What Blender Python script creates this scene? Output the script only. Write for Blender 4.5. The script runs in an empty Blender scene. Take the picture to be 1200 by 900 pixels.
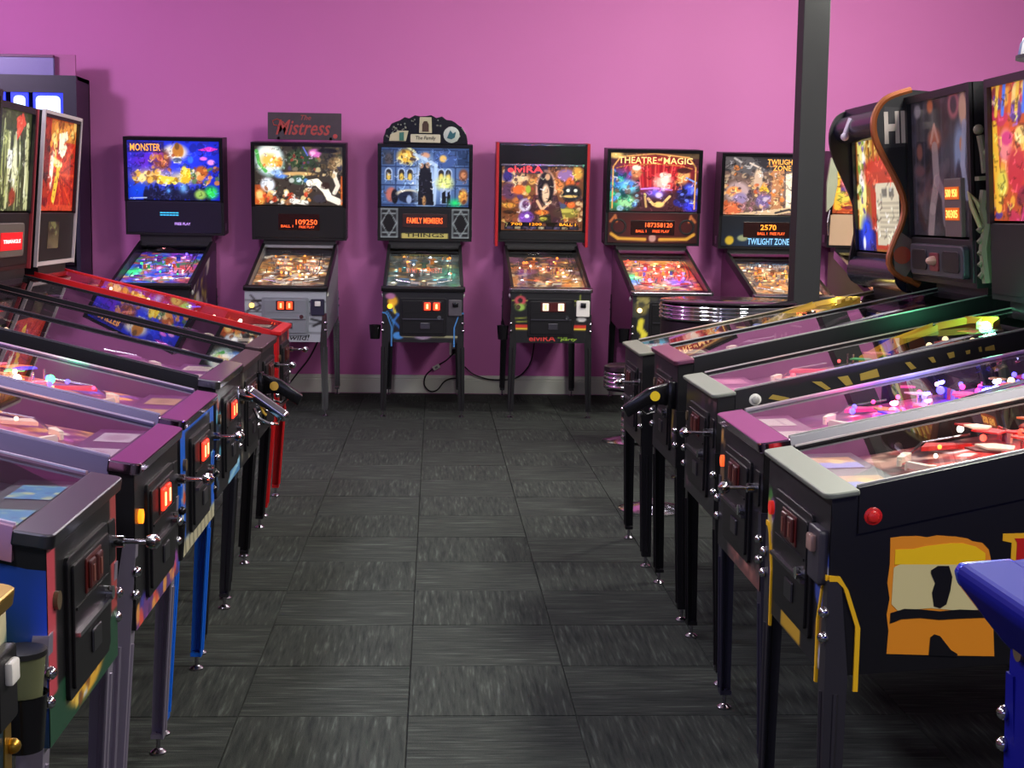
import bpy, bmesh, math, random
import numpy as np
from mathutils import Matrix, Vector

S = bpy.context.scene
COL = S.collection
PI = math.pi

# ------------------------------------------------------------------ camera
CAM_H = 1.45
cam_d = bpy.data.cameras.new('camera')
cam = bpy.data.objects.new('camera', cam_d)
COL.objects.link(cam)
FPX = 1720.0                                    # focal length in pixels of a 1200 px wide frame
cam_d.sensor_width = 36.0
cam_d.lens = 36.0 * FPX / 1200.0
cam_d.clip_start = 0.05
def _k(x, y): return Vector(((x - 600) / FPX, (y - 450) / FPX, 1.0))
_d = _k(510, 250).normalized()                  # vanishing point of the aisle
_h = _k(1510, 265)
_u = _h.cross(_d).normalized()
if _u.y > 0: _u = -_u
_e = _d.cross(_u)
RW = Matrix((_e, _d, _u))                       # rows: world axes in camera (x right, y down, z forward)
cx = RW @ Vector((1, 0, 0)); cy = RW @ Vector((0, -1, 0)); cz = RW @ Vector((0, 0, -1))
M = Matrix((cx, cy, cz)).transposed().to_4x4()
M.translation = (0, 0, CAM_H)
cam.matrix_world = M
S.camera = cam

# ------------------------------------------------------------------ world, lights, exposure
w = bpy.data.worlds.new('world'); S.world = w; w.use_nodes = True
w.node_tree.nodes['Background'].inputs[0].default_value = (.75, .7, .9, 1)
w.node_tree.nodes['Background'].inputs[1].default_value = .05
S.view_settings.view_transform = 'Standard'
S.view_settings.look = 'None'
S.view_settings.exposure = 0.0
S.view_settings.gamma = 1.0
S.view_settings.use_curve_mapping = False

def area(name, loc, size, power, color, sy=None, tgt=None):
    l = bpy.data.lights.new(name, 'AREA'); l.energy = power; l.color = color
    l.shape = 'RECTANGLE'; l.size = size; l.size_y = sy or size
    o = bpy.data.objects.new(name, l); COL.objects.link(o); o.location = loc
    if tgt:
        o.rotation_euler = (Vector(tgt) - Vector(loc)).to_track_quat('-Z', 'Y').to_euler()
    return o
ZL = 3.38
def globe(loc, power, color):
    l = bpy.data.lights.new('globe_light', 'POINT'); l.energy = power; l.color = color; l.shadow_soft_size = .2
    o = bpy.data.objects.new('globe_light', l); COL.objects.link(o); o.location = loc
globe((2.75, 8.9, 3.15), 225, (1, .985, .86))
globe((-4.2, 8.9, 3.15), 185, (.88, .70, 1))
globe((.4, 8.0, 3.2), 95, (1, .97, .93))
for lx, ly, lp in ((2.5, 6.2, 130), (2.4, 3.4, 130), (2.4, .5, 120)):
    area('ceiling_light', (lx, ly, ZL), .5, lp, (1, .965, .92), 1.1)
for lx, ly, lp in ((-1.7, 6.0, 75), (-1.7, 3.2, 75), (-1.7, .3, 85)):
    area('ceiling_light', (lx, ly, ZL), .5, lp, (.88, .85, 1), 1.1)

# ------------------------------------------------------------------ helpers
def lin(c):
    return tuple((v / 12.92 if v <= .04045 else ((v + .055) / 1.055) ** 2.4) for v in (x / 255.0 for x in c))

MATS = {}
def mat(name, c=(128, 128, 128), rough=.5, metal=0.0, emit=0.0, ec=None, spec=.5, coat=0.0, noise=0.0, nscale=30.0, bump=0.0):
    if name in MATS: return MATS[name]
    m = bpy.data.materials.new(name); m.use_nodes = True
    nt = m.node_tree; b = nt.nodes['Principled BSDF']
    L = lin(c)
    b.inputs['Base Color'].default_value = (*L, 1)
    b.inputs['Roughness'].default_value = rough
    b.inputs['Metallic'].default_value = metal
    b.inputs['Specular IOR Level'].default_value = spec
    b.inputs['Coat Weight'].default_value = coat
    b.inputs['Coat Roughness'].default_value = .08
    if emit:
        b.inputs['Emission Color'].default_value = (*lin(ec or c), 1)
        b.inputs['Emission Strength'].default_value = emit
    if noise or bump:
        tc = nt.nodes.new('ShaderNodeTexCoord'); n = nt.nodes.new('ShaderNodeTexNoise')
        n.inputs['Scale'].default_value = nscale; n.inputs['Detail'].default_value = 4
        nt.links.new(tc.outputs['Object'], n.inputs['Vector'])
        if noise:
            mx = nt.nodes.new('ShaderNodeMix'); mx.data_type = 'RGBA'
            mx.inputs[6].default_value = (*[v * (1 - noise) for v in L], 1)
            mx.inputs[7].default_value = (*[min(1, v * (1 + noise)) for v in L], 1)
            nt.links.new(n.outputs['Fac'], mx.inputs[0]); nt.links.new(mx.outputs[2], b.inputs['Base Color'])
        if bump:
            bp = nt.nodes.new('ShaderNodeBump'); bp.inputs['Strength'].default_value = bump; bp.inputs['Distance'].default_value = .002
            nt.links.new(n.outputs['Fac'], bp.inputs['Height']); nt.links.new(bp.outputs['Normal'], b.inputs['Normal'])
    MATS[name] = m
    return m

def glass_mat(name, ior=1.75, tint=(1, 1, 1)):
    if name in MATS: return MATS[name]
    m = bpy.data.materials.new(name); m.use_nodes = True
    nt = m.node_tree; nt.nodes.remove(nt.nodes['Principled BSDF'])
    out = nt.nodes['Material Output']
    t = nt.nodes.new('ShaderNodeBsdfTransparent'); t.inputs[0].default_value = (*tint, 1)
    g = nt.nodes.new('ShaderNodeBsdfGlossy'); g.inputs['Roughness'].default_value = .015
    f = nt.nodes.new('ShaderNodeFresnel'); f.inputs[0].default_value = ior
    x = nt.nodes.new('ShaderNodeMixShader')
    ge = nt.nodes.new('ShaderNodeNewGeometry'); k = nt.nodes.new('ShaderNodeMath'); k.operation = 'SUBTRACT'; k.inputs[0].default_value = 1
    nt.links.new(ge.outputs['Backfacing'], k.inputs[1])
    k2 = nt.nodes.new('ShaderNodeMath'); k2.operation = 'MULTIPLY'
    nt.links.new(f.outputs[0], k2.inputs[0]); nt.links.new(k.outputs[0], k2.inputs[1])
    nt.links.new(k2.outputs[0], x.inputs[0]); nt.links.new(t.outputs[0], x.inputs[1]); nt.links.new(g.outputs[0], x.inputs[2])
    nt.links.new(x.outputs[0], out.inputs['Surface'])
    MATS[name] = m
    return m

def art_mat(name, strength, rough=.25, base=1.0):
    """printed colours from the mesh's own colour layer; the 'glow' layer says where the print emits, for lamps behind it or lamplight put into it"""
    if name in MATS: return MATS[name]
    m = bpy.data.materials.new(name); m.use_nodes = True
    nt = m.node_tree; b = nt.nodes['Principled BSDF']
    a = nt.nodes.new('ShaderNodeAttribute'); a.attribute_name = 'print'
    g = nt.nodes.new('ShaderNodeAttribute'); g.attribute_name = 'glow'
    mu = nt.nodes.new('ShaderNodeMath'); mu.operation = 'MULTIPLY'; mu.inputs[1].default_value = strength
    mb = nt.nodes.new('ShaderNodeMix'); mb.data_type = 'RGBA'; mb.inputs[0].default_value = base
    mb.inputs[6].default_value = (.01, .01, .01, 1)
    nt.links.new(a.outputs['Color'], mb.inputs[7]); nt.links.new(mb.outputs[2], b.inputs['Base Color'])
    nt.links.new(a.outputs['Color'], b.inputs['Emission Color'])
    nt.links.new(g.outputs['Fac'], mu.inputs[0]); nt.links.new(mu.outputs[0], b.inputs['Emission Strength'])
    b.inputs['Roughness'].default_value = rough
    MATS[name] = m
    return m

def link(name, me, m=None, parent=None, loc=None, rot=None, kind=None):
    o = bpy.data.objects.new(name, me); COL.objects.link(o)
    if m is not None and not me.materials: me.materials.append(m)
    if parent: o.parent = parent
    if loc: o.location = loc
    if rot: o.rotation_euler = rot
    if kind: o['kind'] = kind
    return o

def thing(name, label, cat, loc=(0, 0, 0), rz=0, group=None):
    o = bpy.data.objects.new(name, None); COL.objects.link(o)
    o.empty_display_size = .1
    o.location = loc; o.rotation_euler = (0, 0, rz); o['label'] = label; o['category'] = cat
    if group: o['group'] = group
    return o

class MB:
    """collects shapes in one bmesh"""
    def __init__(s): s.b = bmesh.new()
    def box(s, x0, x1, y0, y1, z0, z1, M=None, bev=0.0):
        vs = [s.b.verts.new(v) for v in ((x0, y0, z0), (x1, y0, z0), (x1, y1, z0), (x0, y1, z0), (x0, y0, z1), (x1, y0, z1), (x1, y1, z1), (x0, y1, z1))]
        fs = [s.b.faces.new([vs[i] for i in f]) for f in ((3, 2, 1, 0), (4, 5, 6, 7), (0, 1, 5, 4), (1, 2, 6, 5), (2, 3, 7, 6), (3, 0, 4, 7))]
        if bev:
            r = bmesh.ops.bevel(s.b, geom=list({e for f in fs for e in f.edges}), offset=bev, segments=2, affect='EDGES', profile=.5)
            vs = list({v for f in r['faces'] for v in f.verts} | {v for v in vs if v.is_valid})
        if M is not None:
            for v in vs: v.co = M @ v.co
        return s
    def prism(s, pts, axis, a, b, bev=0.0, M=None):
        """outline pts extruded along axis from a to b. axis x: pts=(y,z); y: (x,z); z: (x,y)"""
        def P(p, t): return {'x': (t, p[0], p[1]), 'y': (p[0], t, p[1]), 'z': (p[0], p[1], t)}[axis]
        A = [s.b.verts.new(P(p, a)) for p in pts]; B = [s.b.verts.new(P(p, b)) for p in pts]
        n = len(pts)
        fs = [s.b.faces.new(A[::-1]), s.b.faces.new(B)]
        for i in range(n): fs.append(s.b.faces.new((A[i], A[(i + 1) % n], B[(i + 1) % n], B[i])))
        bmesh.ops.recalc_face_normals(s.b, faces=fs)
        vs = A + B
        if bev:
            r = bmesh.ops.bevel(s.b, geom=list({e for f in fs for e in f.edges}), offset=bev, segments=2, affect='EDGES', profile=.5)
            vs = list({v for f in r['faces'] for v in f.verts} | {v for v in vs if v.is_valid})
        if M is not None:
            for v in vs: v.co = M @ v.co
        return s
    def lathe(s, prof, n=20, M=None):
        """prof: (r,z) list turned round z"""
        rings = []; M = M or Matrix()
        for r, z in prof:
            if r < 1e-6: rings.append([s.b.verts.new(M @ Vector((0, 0, z)))])
            else: rings.append([s.b.verts.new(M @ Vector((r * math.cos(2 * PI * i / n), r * math.sin(2 * PI * i / n), z))) for i in range(n)])
        fs = []
        for a, b in zip(rings, rings[1:]):
            for i in range(n):
                j = (i + 1) % n
                if len(a) == 1 and len(b) == 1: continue
                if len(a) == 1: fs.append(s.b.faces.new((a[0], b[i], b[j])))
                elif len(b) == 1: fs.append(s.b.faces.new((a[i], a[j], b[0])))
                else: fs.append(s.b.faces.new((a[i], a[j], b[j], b[i])))
        for r in (rings[0], rings[-1]):
            if len(r) > 1: fs.append(s.b.faces.new(r))
        bmesh.ops.recalc_face_normals(s.b, faces=fs)
        return s
    def cyl(s, p0, p1, r, n=12, r1=None):
        p0 = Vector(p0); p1 = Vector(p1); d = p1 - p0; L = d.length
        M = Matrix.Translation(p0) @ d.to_track_quat('Z', 'Y').to_matrix().to_4x4()
        return s.lathe([(r, 0), (r if r1 is None else r1, L)], n, M)
    def ball(s, p, r, n=12, sz=1.0):
        k = 6
        return s.lathe([(r * math.sin(PI * i / k) if 0 < i < k else 0, -r * sz * math.cos(PI * i / k)) for i in range(k + 1)], n, Matrix.Translation(p))
    def tube(s, pts, r, n=8, closed=False):
        pts = [Vector(p) for p in pts]; m = len(pts); rings = []
        a = None
        for i, p in enumerate(pts):
            if closed: t = pts[(i + 1) % m] - pts[i - 1]
            else: t = pts[min(i + 1, m - 1)] - pts[max(i - 1, 0)]
            t.normalize()
            if a is None: a = t.cross(Vector((0, 0, 1)) if abs(t.z) < .9 else Vector((0, 1, 0)))
            else: a = a - t * a.dot(t)
            a.normalize(); c = a.cross(t)
            rings.append([s.b.verts.new(p + r * (a * math.cos(2 * PI * k / n) + c * math.sin(2 * PI * k / n))) for k in range(n)])
        fs = []
        for i in range(m if closed else m - 1):
            A = rings[i]; B = rings[(i + 1) % m]
            for k in range(n): fs.append(s.b.faces.new((A[k], A[(k + 1) % n], B[(k + 1) % n], B[k])))
        if not closed: fs.append(s.b.faces.new(rings[0])); fs.append(s.b.faces.new(rings[-1]))
        bmesh.ops.recalc_face_normals(s.b, faces=fs)
        return s
    def mesh(s, smooth=False):
        me = bpy.data.meshes.new('m')
        s.b.to_mesh(me); s.b.free()
        if smooth:
            me.polygons.foreach_set('use_smooth', [True] * len(me.polygons))
            try: me.set_sharp_from_angle(angle=math.radians(38))
            except Exception: pass
        return me
    def build(s, name, m, parent=None, smooth=False, loc=None, rot=None, kind=None):
        return link(name, s.mesh(smooth), m, parent, loc, rot, kind)

def rrect(x0, x1, z0, z1, r, n=4):
    """rounded rectangle outline"""
    o = []
    for cx_, cz_, a0 in ((x1 - r, z0 + r, -PI / 2), (x1 - r, z1 - r, 0), (x0 + r, z1 - r, PI / 2), (x0 + r, z0 + r, PI)):
        for i in range(n + 1):
            a = a0 + PI / 2 * i / n
            o.append((cx_ + r * math.cos(a), cz_ + r * math.sin(a)))
    return o

def text(name, txt, m, parent, x0, x1, z0, z1, y=-.004, shear=0.0, ext=.0012, bold=.012, M=None):
    """raised lettering fitted into the rectangle x0..x1, z0..z1 of the parent's front (xz) plane"""
    cu = bpy.data.curves.new('t', 'FONT'); cu.body = txt; cu.extrude = .02; cu.offset = bold; cu.shear = shear; cu.resolution_u = 2
    to = bpy.data.objects.new('t', cu)
    me = bpy.data.meshes.new_from_object(to)
    bpy.data.objects.remove(to); bpy.data.curves.remove(cu)
    n = len(me.vertices); co = np.empty(n * 3, 'f'); me.vertices.foreach_get('co', co); co = co.reshape(-1, 3)
    mn = co.min(0); mx = co.max(0); sp = np.maximum(mx - mn, 1e-6)
    out = np.empty_like(co)
    out[:, 0] = x0 + (co[:, 0] - mn[0]) / sp[0] * (x1 - x0)
    out[:, 2] = z0 + (co[:, 1] - mn[1]) / sp[1] * (z1 - z0)
    out[:, 1] = y - (co[:, 2] - mn[2]) / sp[2] * ext
    if M is not None:
        out = np.array([M @ Vector(v) for v in out.tolist()], 'f')
    me.vertices.foreach_set('co', out.ravel()); me.materials.clear(); me.update()
    return link(name, me, m, parent)

class Canvas:
    """a print painted from plain shapes; u to the right, v downwards, both 0..1"""
    def __init__(s, w, h, bg, glow=1.0, seed=1):
        s.w, s.h = w, h
        s.a = np.zeros((h, w, 3)); s.a[:] = np.array(bg) / 255.0
        s.g = np.full((h, w), float(glow))
        s.U, s.V = np.meshgrid((np.arange(w) + .5) / w, (np.arange(h) + .5) / h)
        s.r = np.random.RandomState(seed); s.asp = w / h
    def put(s, k, c, g=None):
        k = np.clip(k, 0, 1)
        s.a += (np.array(c) / 255.0 - s.a) * k[..., None]
        if g is not None: s.g += (g - s.g) * k
        return s
    def ell(s, u, v, ru, rv, c, soft=.25, rot=0.0, g=None, al=1.0):
        du = (s.U - u) * s.asp; dv = s.V - v
        if rot:
            co, si = math.cos(rot), math.sin(rot)
            du, dv = du * co + dv * si, -du * si + dv * co
        d = np.sqrt((du / (ru * s.asp)) ** 2 + (dv / rv) ** 2)
        return s.put(np.clip((1 - d) / max(soft, .01) + .5, 0, 1) * al if soft < .9 else np.exp(-d * d * 1.5) * al, c, g)
    def rect(s, u0, v0, u1, v1, c, g=None, al=1.0):
        e = 1.2 / s.w
        k = np.clip((s.U - u0) / e + .5, 0, 1) * np.clip((u1 - s.U) / e + .5, 0, 1) * np.clip((s.V - v0) / e + .5, 0, 1) * np.clip((v1 - s.V) / e + .5, 0, 1)
        return s.put(k * al, c, g)
    def poly(s, pts, c, g=None, al=1.0):
        ins = np.zeros((s.h, s.w), bool); n = len(pts)
        for i in range(n):
            (x0, y0), (x1, y1) = pts[i], pts[(i + 1) % n]
            if y0 == y1: continue
            cr = ((y0 > s.V) != (y1 > s.V)) & (s.U < (x1 - x0) * (s.V - y0) / (y1 - y0) + x0)
            ins ^= cr
        return s.put(ins.astype(float) * al, c, g)
    def line(s, pts, wd, c, g=None, al=1.0):
        for (x0, y0), (x1, y1) in zip(pts, pts[1:]):
            dx = (x1 - x0) * s.asp; dy = y1 - y0; L2 = dx * dx + dy * dy + 1e-9
            t = np.clip((((s.U - x0) * s.asp) * dx + (s.V - y0) * dy) / L2, 0, 1)
            d = np.sqrt((((s.U - x0) * s.asp) - t * dx) ** 2 + (s.V - y0 - t * dy) ** 2)
            s.put(np.clip((wd - d) * s.h + .5, 0, 1) * al, c, g)
        return s
    def speck(s, u0, v0, u1, v1, n, pal, r0=.012, r1=.04, al=.85, g=None):
        for i in range(n):
            u = s.r.uniform(u0, u1); v = s.r.uniform(v0, v1); a = s.r.uniform(r0, r1); b = a * s.r.uniform(.5, 1.6)
            s.ell(u, v, a / s.asp ** .5, b, pal[s.r.randint(len(pal))], .3, s.r.uniform(0, PI), g, al)
        return s
    def detail(s, n, k=.8, lo=.5, hi=1.55):
        """fine drawn strokes, darker or lighter than what they cross"""
        for i in range(n):
            u = s.r.uniform(.01, .99); v = s.r.uniform(.01, .99); a = s.r.uniform(0, PI); L = s.r.uniform(.015, .06)
            c = s.a[min(s.h - 1, int(v * s.h)), min(s.w - 1, int(u * s.w))] * 255
            f = lo if s.r.rand() < .55 else hi
            s.line([(u, v), (u + L * math.cos(a) / s.asp, v + L * math.sin(a)), (u + L * 1.5 * math.cos(a + .7) / s.asp, v + L * 1.5 * math.sin(a + .7))], s.r.uniform(.003, .007), np.clip(c * f + (0 if f < 1 else 18), 0, 255), al=k)
        return s
    def vign(s, k=.5):
        d = np.maximum(abs(s.U - .5), abs(s.V - .5)) * 2
        s.g *= 1 - k * d ** 3
        return s

def art(name, cv, m, parent, P):
    """grid of printed colour; P(u, v) gives the local point, v counted downwards"""
    w, h = cv.w, cv.h
    uu, vv = np.meshgrid(np.linspace(0, 1, w), np.linspace(0, 1, h))
    o = np.array(P(0, 0)); du = np.array(P(1, 0)) - o; dv = np.array(P(0, 1)) - o
    co = o + uu[..., None] * du + vv[..., None] * dv
    i = np.arange(w * h).reshape(h, w)
    q = np.stack([i[1:, :-1], i[1:, 1:], i[:-1, 1:], i[:-1, :-1]], -1).reshape(-1, 4)
    me = bpy.data.meshes.new('print')
    me.vertices.add(w * h); me.vertices.foreach_set('co', co.astype('f').ravel())
    me.loops.add(q.size); me.loops.foreach_set('vertex_index', q.astype('i').ravel())
    me.polygons.add(len(q)); me.polygons.foreach_set('loop_start', np.arange(0, q.size, 4, dtype='i'))
    me.update(calc_edges=True)
    c = np.clip(cv.a, 0, 1); L = np.where(c <= .04045, c / 12.92, ((c + .055) / 1.055) ** 2.4)
    at = me.color_attributes.new('print', 'FLOAT_COLOR', 'POINT')
    at.data.foreach_set('color', np.concatenate([L, np.ones((h, w, 1))], -1).astype('f').ravel())
    gl = me.attributes.new('glow', 'FLOAT', 'POINT'); gl.data.foreach_set('value', cv.g.astype('f').ravel())
    return link(name, me, m, parent)

def xz(x0, x1, z0, z1, y):
    return lambda u, v: (x0 + (x1 - x0) * u, y, z1 + (z0 - z1) * v)

# ------------------------------------------------------------------ shared materials
BLACK = mat('black_laminate', (11, 10, 13), .42, spec=.45)
BLACKG = mat('black_gloss', (14, 13, 16), .2)
BLACKM = mat('black_metal', (22, 21, 24), .38, .4)
CHROME = mat('chrome', (205, 205, 210), .12, 1.0)
STEEL = mat('brushed_steel', (186, 180, 190), .21, 1.0)
STEELB = mat('steel_blue_reflection', (104, 96, 124), .32, .9)  # bluish reflection on the rails is put into the steel's colour
DARKST = mat('dark_steel', (105, 103, 110), .3, 1.0)
POLST = mat('polished_steel', (196, 168, 194), .1, 1.0)  # tint carries the magenta wall's reflection on the bars
GREYST = mat('grey_steel_leg', (150, 142, 160), .34, .6)
RUBBER = mat('rubber', (15, 15, 15), .7)
GLASS = glass_mat('playfield_glass', 1.6)
WHITEP = mat('white_plastic', (215, 212, 205), .4)
CLEAR = glass_mat('clear_plastic', 1.5, (.95, .95, .97))
ARTB = art_mat('backlit_print', 1.2, .16, .35)
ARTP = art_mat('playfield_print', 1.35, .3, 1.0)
ARTC = art_mat('cabinet_print', .0, .35, 1.0)
def glowmat(c, k): return mat('lit_%d_%d_%d_%g' % (*c, k), c, .4, 0, k)
def paint(c, r=.4, metal=0.0): return mat('paint_%d_%d_%d_%g_%g' % (*c, r, metal), c, r, metal)

# ------------------------------------------------------------------ the room
WALLY = 11.86
def wall_mat():
    m = bpy.data.materials.new('magenta_wall_paint'); m.use_nodes = True
    nt = m.node_tree; b = nt.nodes['Principled BSDF']
    tc = nt.nodes.new('ShaderNodeTexCoord')
    n1 = nt.nodes.new('ShaderNodeTexNoise'); n1.inputs['Scale'].default_value = 1.3; n1.inputs['Detail'].default_value = 3
    n2 = nt.nodes.new('ShaderNodeTexNoise'); n2.inputs['Scale'].default_value = 60; n2.inputs['Detail'].default_value = 3
    mx = nt.nodes.new('ShaderNodeMix'); mx.data_type = 'RGBA'
    mx.inputs[6].default_value = (*lin((204, 112, 178)), 1); mx.inputs[7].default_value = (*lin((208, 117, 183)), 1)
    bp = nt.nodes.new('ShaderNodeBump'); bp.inputs['Strength'].default_value = .12; bp.inputs['Distance'].default_value = .003
    for n in (n1, n2): nt.links.new(tc.outputs['Object'], n.inputs['Vector'])
    nt.links.new(n1.outputs['Fac'], mx.inputs[0]); nt.links.new(mx.outputs[2], b.inputs['Base Color'])
    nt.links.new(n2.outputs['Fac'], bp.inputs['Height']); nt.links.new(bp.outputs['Normal'], b.inputs['Normal'])
    b.inputs['Roughness'].default_value = .62
    return m
WALLM = wall_mat()
GREYW = mat('grey_wall_paint', (96, 92, 104), .7, noise=.06, nscale=4)
CEIL = mat('ceiling_white', (180, 178, 182), .8, noise=.04, nscale=12)
def struct(name, b, m, parent=None):
    o = b.build(name, m, parent)
    if parent is None: o['kind'] = 'structure'
    return o
struct('wall_back', MB().box(-5.6, 5.6, WALLY, WALLY + .15, -.02, 3.55), WALLM)
struct('wall_left', MB().box(-5.75, -5.6, -3.5, WALLY + .15, -.02, 3.55), WALLM)
struct('wall_right', MB().box(5.6, 5.75, -3.5, WALLY + .15, -.02, 3.55), GREYW)
struct('wall_front', MB().box(-5.6, 5.6, -3.65, -3.5, -.02, 3.55), GREYW)
wf = struct('added_window_light', MB().box(-4.2, 4.2, -3.5, -3.46, .85, .91).box(-4.2, 4.2, -3.5, -3.46, 2.49, 2.55).box(-4.2, -4.14, -3.5, -3.46, .91, 2.49).box(4.14, 4.2, -3.5, -3.46, .91, 2.49).box(-.03, .03, -3.5, -3.46, .91, 2.49).box(-2.1, -2.04, -3.5, -3.46, .91, 2.49).box(2.04, 2.1, -3.5, -3.46, .91, 2.49), paint((60, 60, 66), .4, .5))  # added unseen window, put in to brighten reflections on the steel rails
for x0, x1 in ((-4.14, -2.1), (-2.04, -.03), (.03, 2.04), (2.1, 4.14)):
    MB().box(x0, x1, -3.49, -3.48, .91, 2.49).build('added_glow_pane', glowmat((176, 186, 255) if x0 < 0 else (205, 210, 245), .75), wf)  # added glowing panes; no source is known here
struct('ceiling', MB().box(-5.75, 5.75, -3.65, WALLY + .15, 3.42, 3.55), CEIL)
bb = MB().prism([(WALLY, 0), (WALLY - .014, 0), (WALLY - .014, .105), (WALLY - .009, .112), (WALLY - .011, .122), (WALLY - .006, .142), (WALLY, .146)], 'x', -5.6, 5.6)
struct('baseboard_back', bb, mat('baseboard_white', (196, 200, 186), .45))

# carpet: each tile is a slab of its own with a recessed joint
def carpet(name, along_y):
    m = bpy.data.materials.new(name); m.use_nodes = True
    nt = m.node_tree; b = nt.nodes['Principled BSDF']
    tc = nt.nodes.new('ShaderNodeTexCoord'); mp = nt.nodes.new('ShaderNodeMapping')
    oi = nt.nodes.new('ShaderNodeObjectInfo')
    ad = nt.nodes.new('ShaderNodeVectorMath'); ad.operation = 'ADD'
    sc = nt.nodes.new('ShaderNodeVectorMath'); sc.operation = 'SCALE'; sc.inputs[0].default_value = (7, 13, 3)
    nt.links.new(oi.outputs['Random'], sc.inputs['Scale'])
    nt.links.new(tc.outputs['Object'], ad.inputs[0]); nt.links.new(sc.outputs[0], ad.inputs[1])
    nt.links.new(ad.outputs[0], mp.inputs['Vector'])
    mp.inputs['Scale'].default_value = (75, 5.5, 1) if along_y else (5.5, 75, 1)
    n1 = nt.nodes.new('ShaderNodeTexNoise'); n1.inputs['Scale'].default_value = 1; n1.inputs['Detail'].default_value = 2.5; n1.inputs['Roughness'].default_value = .6
    nt.links.new(mp.outputs[0], n1.inputs['Vector'])
    r = nt.nodes.new('ShaderNodeValToRGB'); e = r.color_ramp.elements
    e[0].position = .32; e[0].color = (*lin((43, 47, 45)), 1)
    e[1].position = .72; e[1].color = (*lin((88, 94, 88)), 1)
    k = e.new(.46); k.color = (*lin((57, 61, 57)), 1)
    k = e.new(.58); k.color = (*lin((63, 67, 62)), 1)
    nt.links.new(n1.outputs['Fac'], r.inputs[0])
    n2 = nt.nodes.new('ShaderNodeTexNoise'); n2.inputs['Scale'].default_value = 420; n2.inputs['Detail'].default_value = 1
    nt.links.new(tc.outputs['Object'], n2.inputs['Vector'])
    mx = nt.nodes.new('ShaderNodeMix'); mx.data_type = 'RGBA'; mx.blend_type = 'MULTIPLY'; mx.inputs[0].default_value = .55
    nt.links.new(r.outputs[0], mx.inputs[6]); nt.links.new(n2.outputs['Fac'], mx.inputs[7])
    nt.links.new(mx.outputs[2], b.inputs['Base Color'])
    bp = nt.nodes.new('ShaderNodeBump'); bp.inputs['Strength'].default_value = .5; bp.inputs['Distance'].default_value = .004
    nt.links.new(n2.outputs['Fac'], bp.inputs['Height']); nt.links.new(bp.outputs['Normal'], b.inputs['Normal'])
    b.inputs['Roughness'].default_value = .95; b.inputs['Specular IOR Level'].default_value = .15
    return m
TX, TY = .49, .4755
floor = struct('floor', MB().box(-5.6, 5.6, -3.5, WALLY, -.12, -.006), mat('dark_underlay', (40, 43, 42), .95, noise=.15, nscale=90))
def tile_mesh(m):
    b = MB().box(-TX / 2 + .001, TX / 2 - .001, -TY / 2 + .001, TY / 2 - .001, -.006, 0)
    top = [v for v in b.b.verts if v.co.z > -.001]
    for v in top: v.co.x *= .994; v.co.y *= .994
    me = b.mesh(); me.materials.append(m); return me
TM = (tile_mesh(carpet('carpet_pile_lengthwise', True)), tile_mesh(carpet('carpet_pile_crosswise', False)))
for i in range(-6, 7):
    for j in range(-3, 17):
        y = 4.13 + TY * (j + .5)
        if y + TY / 2 > WALLY: continue
        o = bpy.data.objects.new('carpet_tile', TM[(i + j) % 2]); COL.objects.link(o); o.parent = floor
        o.location = (.179 + TX * i, y, random.Random(i * 91 + j).uniform(-.0008, .0004))

# the dark square column
cb = MB().box(2.205, 2.365, 8.92, 9.08, 0, 3.42, bev=.004)
struct('column', cb, mat('column_charcoal_paint', (27, 28, 30), .65, noise=.08, nscale=10))

# ------------------------------------------------------------------ pinball machine
TH = math.radians(12.8)
LEAN = math.radians(4.5)

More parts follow.
